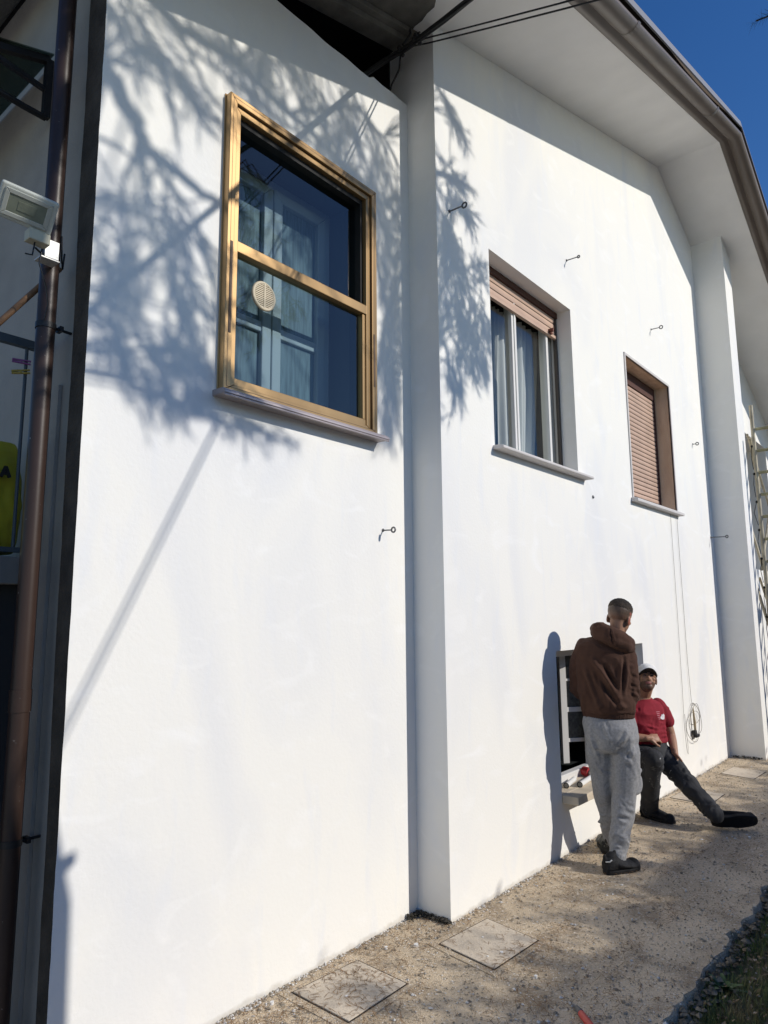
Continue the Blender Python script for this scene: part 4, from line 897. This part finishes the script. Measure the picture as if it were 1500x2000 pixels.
# branch skeleton: (start node, list of (x, z, t) of the shade it throws on the wall plane y)
YA, YB = 2.575, 2.35
limbs = [
 ([V((2.25, -1.2, 4.3))]+[wp(x, z, YA, t) for x, z, t in ((1.24, 3.98, 5.2), (1.36, 3.86, 5.4), (1.47, 3.70, 5.5), (1.62, 3.66, 5.4), (1.86, 3.62, 5.1), (2.2, 3.75, 4.8))], .055),
 ([wp(1.36, 3.86, YA, 5.4), wp(1.43, 3.72, YA, 5.5), wp(1.46, 3.55, YA, 5.5), wp(1.50, 3.38, YA, 5.5), wp(1.62, 3.20, YA, 5.5), wp(1.70, 3.02, YA, 5.5), wp(1.72, 2.8, YA, 5.5)], .022),
 ([wp(1.43, 3.72, YA, 5.5), wp(1.36, 3.45, YA, 5.6), wp(1.40, 3.2, YA, 5.7), wp(1.34, 2.95, YA, 5.7), wp(1.40, 2.7, YA, 5.7)], .018),
 ([wp(1.47, 3.70, YA, 5.5), wp(1.75, 3.45, YA, 5.3), wp(1.85, 3.15, YA, 5.3), wp(1.86, 2.85, YA, 5.3), wp(1.78, 2.55, YA, 5.3)], .016),
 ([V((2.35, -1.8, 5.4))]+[wp(x, z, YA, t) for x, z, t in ((1.3, 4.5, 5.6), (1.6, 4.40, 5.5), (1.95, 4.45, 5.2), (2.3, 4.38, 5.0), (2.7, 4.30, 4.6), (3.05, 4.2, 4.2))], .045),
 ([wp(2.3, 4.38, YA, 5.0), wp(2.6, 4.6, YA, 4.8), wp(2.85, 4.75, YA, 4.5), wp(3.1, 4.7, YA, 4.2)], .02),
 ([wp(2.7, 4.3, YA, 4.6), wp(2.95, 4.0, YA, 4.3), wp(3.1, 3.6, YA, 4.0), wp(3.16, 3.2, YA, 3.9), wp(3.15, 2.95, YA, 3.8)], .018),
 ([wp(1.6, 4.40, YA, 5.5), wp(1.75, 4.2, YA, 5.5), wp(2.05, 4.0, YA, 5.4), wp(2.35, 3.6, YA, 5.3)], .018),
 ([wp(1.95, 4.45, YA, 5.2), wp(2.1, 4.75, YA, 5.3), wp(2.4, 4.9, YA, 5.2)], .018),
 ([V((2.8, -2.4, 7.2)), V((3.6, -2.2, 7.0)), wp(3.3, 4.35, YB, 3.9), wp(3.5, 4.1, YB, 3.3), wp(3.62, 3.75, YB, 3.0), wp(3.75, 3.45, YB, 2.8), wp(3.8, 3.2, YB, 2.7)], .016),
 ([wp(3.5, 4.1, YB, 3.3), V((4.3, -.10, 5.3)), V((4.12, .38, 5.05)), V((4.03, .60, 4.98))], .010),
 ([wp(3.3, 4.35, YB, 3.9), wp(3.5, 4.6, YB, 3.6), wp(3.55, 4.95, YB, 3.5)], .012),
]
b = MB(); nodes = []
for pts, r in limbs:
    sm_ = []
    for i in range(len(pts)-1):
        for k in range(5):
            t = k/5; p = pts[i].lerp(pts[i+1], t); sm_.append(p+V((rt.gauss(0, .007), rt.gauss(0, .007), rt.gauss(0, .007))))
    sm_.append(pts[-1]); n = len(sm_); b.tube(sm_, [max(.004, r*(1-.8*i/n)) for i in range(n)], 7); nodes += sm_
b.build('limb', m_bark, pine)
# foliage: hanging shoots set with needles
twig = MB(); nd = MB()
def brush(p, ax, L_, n0, ln0=.05, ln1=.09, w=.0017, sp=.42):
    for _ in range(int(n0*1.35)):
        o_ = p+ax*(L_*rt.random()); d = (ax+V((rt.gauss(0, sp), rt.gauss(0, sp), rt.gauss(0, sp)))).normalized(); s_ = d.orthogonal().normalized()*w
        nd.add([o_-s_, o_+s_, o_+d*rt.uniform(ln0, ln1)], [(0, 1, 2)])
def shoot(p, ax, L_, dens=150, sub=3):
    """a curved shoot with needle brushes and side shoots"""
    n = 5; pts = [p]; d = ax.normalized()
    for k in range(n):
        d = (d+V((rt.gauss(0, .10), rt.gauss(0, .10), rt.gauss(0, .08)-.05))).normalized(); pts.append(pts[-1]+d*L_/n)
        if k >= 1: brush(pts[-2], d, L_/n, int(dens*L_/n))
        if sub and k >= 1 and rt.random() < sub/4:
            sd_ = (d+V((rt.gauss(0, .5), rt.gauss(0, .5), rt.gauss(0, .4)))).normalized(); shoot(pts[-1], sd_, L_*rt.uniform(.3, .55), dens, 0)
    twig.tube(pts, [.006, .005, .004, .0035, .003, .002], 5)
def oval(n, cx, cz, rx, rz, y, t0, t1, ang, L0=.25, L1=.5, dens=150):
    """n shoots whose shade starts inside an ellipse on the wall and points along ang"""
    for _ in range(n):
        a = rt.uniform(0, 6.283); q = math.sqrt(rt.random()); th = math.radians(ang+rt.gauss(0, 16))
        p = wp(cx+rx*q*math.cos(a), cz+rz*q*math.sin(a), y, rt.uniform(t0, t1)); ax = V((math.cos(th), rt.gauss(0, .25), math.sin(th))); L_ = rt.uniform(L0, L1)
        p = p-ax*L_*.5
        q = min(nodes, key=lambda n_: (n_-p).length_squared)
        if .02 < (p-q).length < .9: twig.tube([q, q.lerp(p, .5)+V((rt.gauss(0, .02), rt.gauss(0, .02), .03)), p], [.007, .006, .005], 5)
        shoot(p, ax, L_, dens)
for n, cx, cz, rx, rz, ang in ((6, 1.40, 4.25, .12, .12, -35), (6, 1.62, 4.15, .2, .12, -35), (7, 1.9, 4.45, .25, .12, -40), (8, 2.25, 4.50, .25, .18, -45), (5, 2.25, 4.78, .2, .08, -30), (9, 2.62, 4.45, .22, .22, -60), (9, 2.9, 4.65, .2, .15, -50), (10, 2.9, 4.2, .2, .2, -65),
                               (8, 3.1, 4.35, .14, .2, -70), (8, 3.12, 3.9, .14, .2, -80), (8, 3.14, 3.5, .12, .15, -85), (11, 3.14, 3.15, .12, .17, -90), (5, 3.1, 2.88, .12, .08, -95), (5, 1.40, 3.35, .12, .25, -95), (6, 1.72, 3.3, .12, .25, -75), (4, 1.55, 3.5, .1, .15, -80),
                               (15, 1.47, 2.80, .2, .12, -60), (9, 1.35, 3.05, .1, .14, -70), (11, 1.70, 2.76, .17, .13, -40), (8, 1.60, 2.60, .18, .06, -25), (8, 1.85, 2.70, .14, .10, -30), (8, 2.1, 2.58, .2, .05, -10), (8, 1.75, 3.05, .14, .12, -60), (5, 2.1, 4.1, .2, .2, -50), (5, 2.45, 3.8, .25, .3, -60), (4, 2.3, 3.2, .3, .3, -70)):
    oval(int(n*(2.5 if cz > 4 or cx > 2.8 else 1.9)+.5), cx, cz, rx*1.08, rz*1.08, YA, 4.4, 5.8, ang, .10 if cz < 3.1 and cx < 2.6 else .16, .22 if cz < 3.1 and cx < 2.6 else .36)
for n, cx, cz, rx, rz, ang in ((3, 3.50, 5.02, .05, .05, -40), (3, 3.62, 4.93, .08, .03, -20), (6, 3.52, 4.50, .08, .07, 20), (6, 3.60, 4.36, .12, .06, -10), (10, 3.55, 3.95, .12, .14, -75), (10, 3.60, 3.62, .18, .14, -70), (11, 3.72, 3.35, .18, .12, -60), (6, 3.5, 3.1, .1, .1, -90), (6, 3.88, 3.6, .08, .14, -80), (4, 3.8, 3.95, .08, .1, 50)):
    oval(int(n*2.6), cx, cz+.03, rx*1.1, rz, YB, 2.5, 3.3, ang, .14, .28, 200)
for _ in range(60):                                    # the rest of the crown, above and behind
    p = V((rt.gauss(2.6, 1.0), rt.gauss(-3.2, .7), rt.gauss(8.4, .6))); q = min(nodes, key=lambda n_: (n_-p).length_squared); twig.tube([p+(q-p).normalized()*.9, p], [.014, .006], 5)
    shoot(p, V((rt.gauss(0, 1), rt.gauss(0, 1), rt.gauss(0, .6))), rt.uniform(.4, .7), 160)
for k in range(3): brush(V((4.04, .56-.05*k, 4.99)), V((-.1, .6, -.15)).normalized(), .06, 45, .05, .08, .0011, .5)
twig.build('twig', m_bark, pine)
ndo = nd.build('needles', m_needle, pine, recalc=False)
tag(ndo, kind='stuff')

# ------------------------------------------------------------------ hedge across the yard, keeps the outer path in shade
rh = random.Random(21)
hed = empty('hedge', 'tall ragged green hedge along the far side of the yard', 'hedge', (8, -4.2, 0))
hb = MB(); st = MB()
def htop(x):
    g = x-.37*6.1                                       # where the top's shade lands along the path
    yb = 1.74+.26*noise.noise(V((g*1.5, 0, 0)))+.30*noise.noise(V((g*3.6, 7, 0)))+.06*noise.noise(V((g*11, 2, 0)))
    return .56*(yb+4.2)
x = -1.0
while x < 22:
    st.tube([(x, -4.2+rh.gauss(0, .1), -.1), (x+rh.gauss(0, .1), -4.2, 1.4), (x+rh.gauss(0, .15), -4.2+rh.gauss(0, .15), htop(x)-.2)], [.04, .03, .01], 6); x += .35
for _ in range(26000):
    x = rh.uniform(-1, 22); zt = htop(x)+.03*rh.gauss(0, 1); z = zt*(1-rh.random()**1.6*.97); y = -4.2+rh.gauss(0, .28)
    s = rh.uniform(.03, .06); n_ = V((rh.gauss(0, 1), rh.gauss(0, 1), rh.gauss(0, 1))).normalized(); u = n_.orthogonal().normalized()*s; w = n_.cross(u)*1.0
    c = V((x, y, z)); hb.add([c-u, c-w*.45, c+u, c+w*.45], [(0, 1, 2, 3)])
for i in range(60):                                    # long shoots standing out of the top
    x = rh.uniform(1.5, 15); z0 = htop(x)-.1; h = rh.uniform(.08, .24); p = V((x, -4.2+rh.gauss(0, .2), z0)); q = p+V((rh.gauss(0, .05), 0, h)); st.tube([p, q], [.008, .004], 5)
    for k in range(40):
        c = p.lerp(q, rh.random())+V((rh.gauss(0, .05), rh.gauss(0, .05), 0)); n_ = V((rh.gauss(0, 1), rh.gauss(0, 1), rh.gauss(0, 1))).normalized(); u = n_.orthogonal().normalized()*.04; w = n_.cross(u)
        hb.add([c-u, c-w*.45, c+u, c+w*.45], [(0, 1, 2, 3)])
co = MB(); xs_ = [-1+.25*i for i in range(93)]       # opaque core added inside the hedge to stop sunlight passing through
vs = []
for x_ in xs_:
    t_ = htop(x_)-.14+.05*noise.noise(V((x_*7, 3, 1))); vs += [(x_, -4.45, -.1), (x_, -4.42, t_), (x_, -4.02, t_), (x_, -3.95, -.1)]
co.add(vs, [(4*i+k, 4*i+k+1, 4*i+k+5, 4*i+k+4) for i in range(92) for k in range(3)]); co.build('sun_block_core', m_bark, hed, recalc=False)
st.build('stem', m_bark, hed); tag(hb.build('leaves', m_leaf, hed, recalc=False), kind='stuff')

# ------------------------------------------------------------------ ground litter
rg = random.Random(31)
b = MB()
def needle(x, y, z, L_, w=.0011):
    a = rg.uniform(0, math.pi); c = V((x, y, z)); bend = rg.uniform(-.25, .25); d1, d2 = V((math.cos(a), math.sin(a), rg.uniform(-.02, .06))), V((math.cos(a+bend), math.sin(a+bend), 0))
    s = V((-d1.y, d1.x, 0))*w; p0, p1, p2 = c-d1*L_*.5, c, c+d2*L_*.5
    b.add([p0-s, p0+s, p1+s, p1-s, p2+s*.6, p2-s*.6], [(0, 1, 2, 3), (3, 2, 4, 5)])
for _ in range(13000):
    y = 1.15+1.4*rg.random()**.8; x = 1.9+8*rg.random()**1.7
    if noise.noise(V((x*1.7, y*2.2, 3)))+.35 < rg.random()*.6: continue
    if y > (Y1 if x < X1 else Y2)-.01: continue
    needle(x, y, .010+rg.random()*.004, rg.uniform(.02, .05))
for cx, cy, n_ in ((3.62, 1.86, 70), (4.3, 1.75, 60), (4.9, 1.7, 50), (3.3, 2.30, 30), (4.2, 1.45, 90), (3.7, 1.5, 80), (5.3, 1.65, 60)):   # drifts
    for _ in range(n_): needle(cx+rg.gauss(0, .12), cy+rg.gauss(0, .04), .012+rg.random()*.006, rg.uniform(.02, .05))
m_pn = mat('fallen pine needles', (.22, .12, .05), .85, .35, 6)
tag(b.build('fallen_needles', m_pn, recalc=False), 'brown pine needles strewn over the path', 'needles', kind='stuff')
def pebble(b, c, s):
    vs = [V((1, 0, 0)), V((-1, 0, 0)), V((0, 1, 0)), V((0, -1, 0)), V((0, 0, .7)), V((0, 0, -.5))]; R_ = Matrix.Rotation(rg.uniform(0, 6), 3, 'Z')
    b.add([c+R_ @ V((v.x*s*rg.uniform(.6, 1.3), v.y*s*rg.uniform(.6, 1.2), v.z*s*rg.uniform(.5, 1.1))) for v in vs], [(0, 2, 4), (2, 1, 4), (1, 3, 4), (3, 0, 4), (2, 0, 5), (1, 2, 5), (3, 1, 5), (0, 3, 5)])
b = MB(); b2 = MB()
for _ in range(15000):
    y = 1.12+1.45*rg.random(); x = 1.9+8.5*rg.random()**1.6
    if y > (Y1 if x < X1 else Y2)-.004: continue
    pebble(b if rg.random() < .8 else b2, V((x, y, .003)), rg.uniform(.0025, .0065) if rg.random() < .93 else rg.uniform(.007, .014))
for _ in range(1500):                                   # grit along the foot of the wall
    x = 1.9+7.2*rg.random()**1.4; yw = Y1 if x < X1 else Y2; pebble(b if rg.random() < .5 else b2, V((x, yw-abs(rg.gauss(0, .018)), .002)), rg.uniform(.003, .010))
tag(b.build('gravel', mat('gravel', (.34, .29, .22), .95, .5, 9), recalc=False), 'loose pale gravel lying on the path', 'gravel', kind='stuff')
tag(b2.build('white_grit', mat('plaster crumbs', (.66, .64, .60), .9, .15, 9), recalc=False), 'white plaster crumbs scattered on the path', 'plaster crumbs', kind='stuff')
b = MB()                                                # dark crumbs in the corners by the returns
for _ in range(260):
    b_x, b_y = (3.33-abs(rg.gauss(0, .06)), Y1-.012-abs(rg.gauss(0, .02))) if rg.random() < .35 else ((3.342-abs(rg.gauss(0, .02)), rg.uniform(2.33, 2.56)) if rg.random() < .6 else (9.115-abs(rg.gauss(0, .03)), rg.uniform(2.0, 2.34)))
    pebble(b, V((b_x, b_y, .006+.02*rg.random())), rg.uniform(.004, .014))
tag(b.build('dirt', mat('dark dirt crumbs', (.05, .045, .035), .98, .4, 20), recalc=False), 'dark dirt crumbs piled in the wall corners', 'dirt', kind='stuff')
# paint drips on the path
b = MB()
for x, y, r in ((3.22, 1.96, .016), (3.14, 1.99, .010), (2.44, 2.28, .014), (3.12, 1.72, .014), (3.02, 2.34, .022), (2.9, 2.44, .016), (3.3, 2.12, .01), (2.6, 2.2, .007), (5.95, 1.45, .02), (4.6, 1.5, .010), (4.0, 1.6, .009), (2.2, 2.50, .016)):
    r *= .6; poly = [(x+r*(1+.35*noise.noise(V((x*50, y*50, k))))*math.cos(k*.524), y+r*(.8+.3*noise.noise(V((x*50, y*50, k+20))))*math.sin(k*.524)) for k in range(12)]
    b.prism(poly, 'z', .0, .0115)
tag(b.build('paint_drips', m_paper), 'white paint drips dried on the path', 'paint drips', kind='stuff')
# grass verge
b = MB(); bl = MB()
def blade(b, c, h, w, lean):
    a = rg.uniform(0, 6.283); d = V((math.cos(a), math.sin(a), 0)); s = V((-d.y, d.x, 0))*w
    p1 = c+V((0, 0, h*.55))+d*lean*.35; p2 = c+V((0, 0, h))+d*lean; b.add([c-s, c+s, p1+s*.8, p1-s*.8, p2], [(0, 1, 2, 3), (3, 2, 4)])
for _ in range(60000):
    x = 2.6+6.5*rg.random()**1.5; y = 1.13-1.05*rg.random()
    g = noise.noise(V((x*2.1, y*2.1, 9)))
    if g < rg.uniform(-.75, .15): continue
    blade(b, V((x, y, -.07)), rg.uniform(.02, .06), rg.uniform(.0012, .0025), rg.uniform(.0, .04))
m_grass = mat('grass', (.155, .19, .055), .8, .35, 4); mixin(m_grass, (.30, .24, .11), 6, .5, .68)
tag(b.build('grass', m_grass, recalc=False), 'sparse short grass on the verge beside the path', 'grass', kind='stuff')
for _ in range(3800):                                   # dry leaves and litter
    x = 2.6+5.5*rg.random()**1.4; y = 1.10-1.0*rg.random(); s = rg.uniform(.006, .02); n_ = V((rg.gauss(0, .6), rg.gauss(0, .6), 1)).normalized(); u = n_.orthogonal().normalized(); u = Matrix.Rotation(rg.uniform(0, 6), 3, n_) @ u; w = n_.cross(u)
    c = V((x, y, -.055+.03*rg.random())); bl.add([c-u*s, c-w*s*.5, c+u*s, c+w*s*.5], [(0, 1, 2, 3)])
m_litter = mat('dry leaf litter', (.22, .155, .09), .9, .5, 30); mixin(m_litter, (.42, .38, .32), 45, .6, .64)
tag(bl.build('leaf_litter', m_litter, recalc=False), 'dry leaves and chips lying in the grass', 'leaf litter', kind='stuff')
b = MB()                                                # broken stones along the path edge
for i in range(1100):
    x = 2.5+6*(i/1100.)**1.2; pebble(b, V((x, 1.10+rg.gauss(0, .022), -.035+rg.gauss(0, .014))), rg.uniform(.006, .022)*(1 if rg.random() < .85 else 1.6))
tag(b.build('edge_stones', mat('broken concrete edge', (.16, .135, .10), .98, .7, 25, bump=.6), recalc=False), 'broken concrete lumps along the edge of the path', 'rubble', kind='stuff')
def weed(x, y, n, s, lab):
    b = MB()
    for i in range(n):
        a = rg.uniform(0, 6.283); L_ = s*rg.uniform(.6, 1.2); el = rg.uniform(.3, 1.1); d = V((math.cos(a)*math.cos(el), math.sin(a)*math.cos(el), math.sin(el))); sd_ = V((-math.sin(a), math.cos(a), 0))
        pts = [(0, .12), (.3, .9), (.6, 1.), (.85, .6), (1, .05)]; vs = []
        for t, w in pts:
            c = V((x, y, -.06))+d*L_*t-V((0, 0, L_*.45*t*t)); vs += [c-sd_*w*.012, c+sd_*w*.012]
        b.add(vs, [(2*k, 2*k+1, 2*k+3, 2*k+2) for k in range(4)], True)
    tag(b.build('weed', mat('weed leaf', (.05, .10, .025), .55, .25, 20), recalc=False), lab, 'weed', 'weeds at the path edge')
weed(3.66, 1.05, 34, .12, 'leafy green weed at the broken edge of the path'); weed(4.35, .98, 16, .07, 'small weed in the grass farther along the path edge')
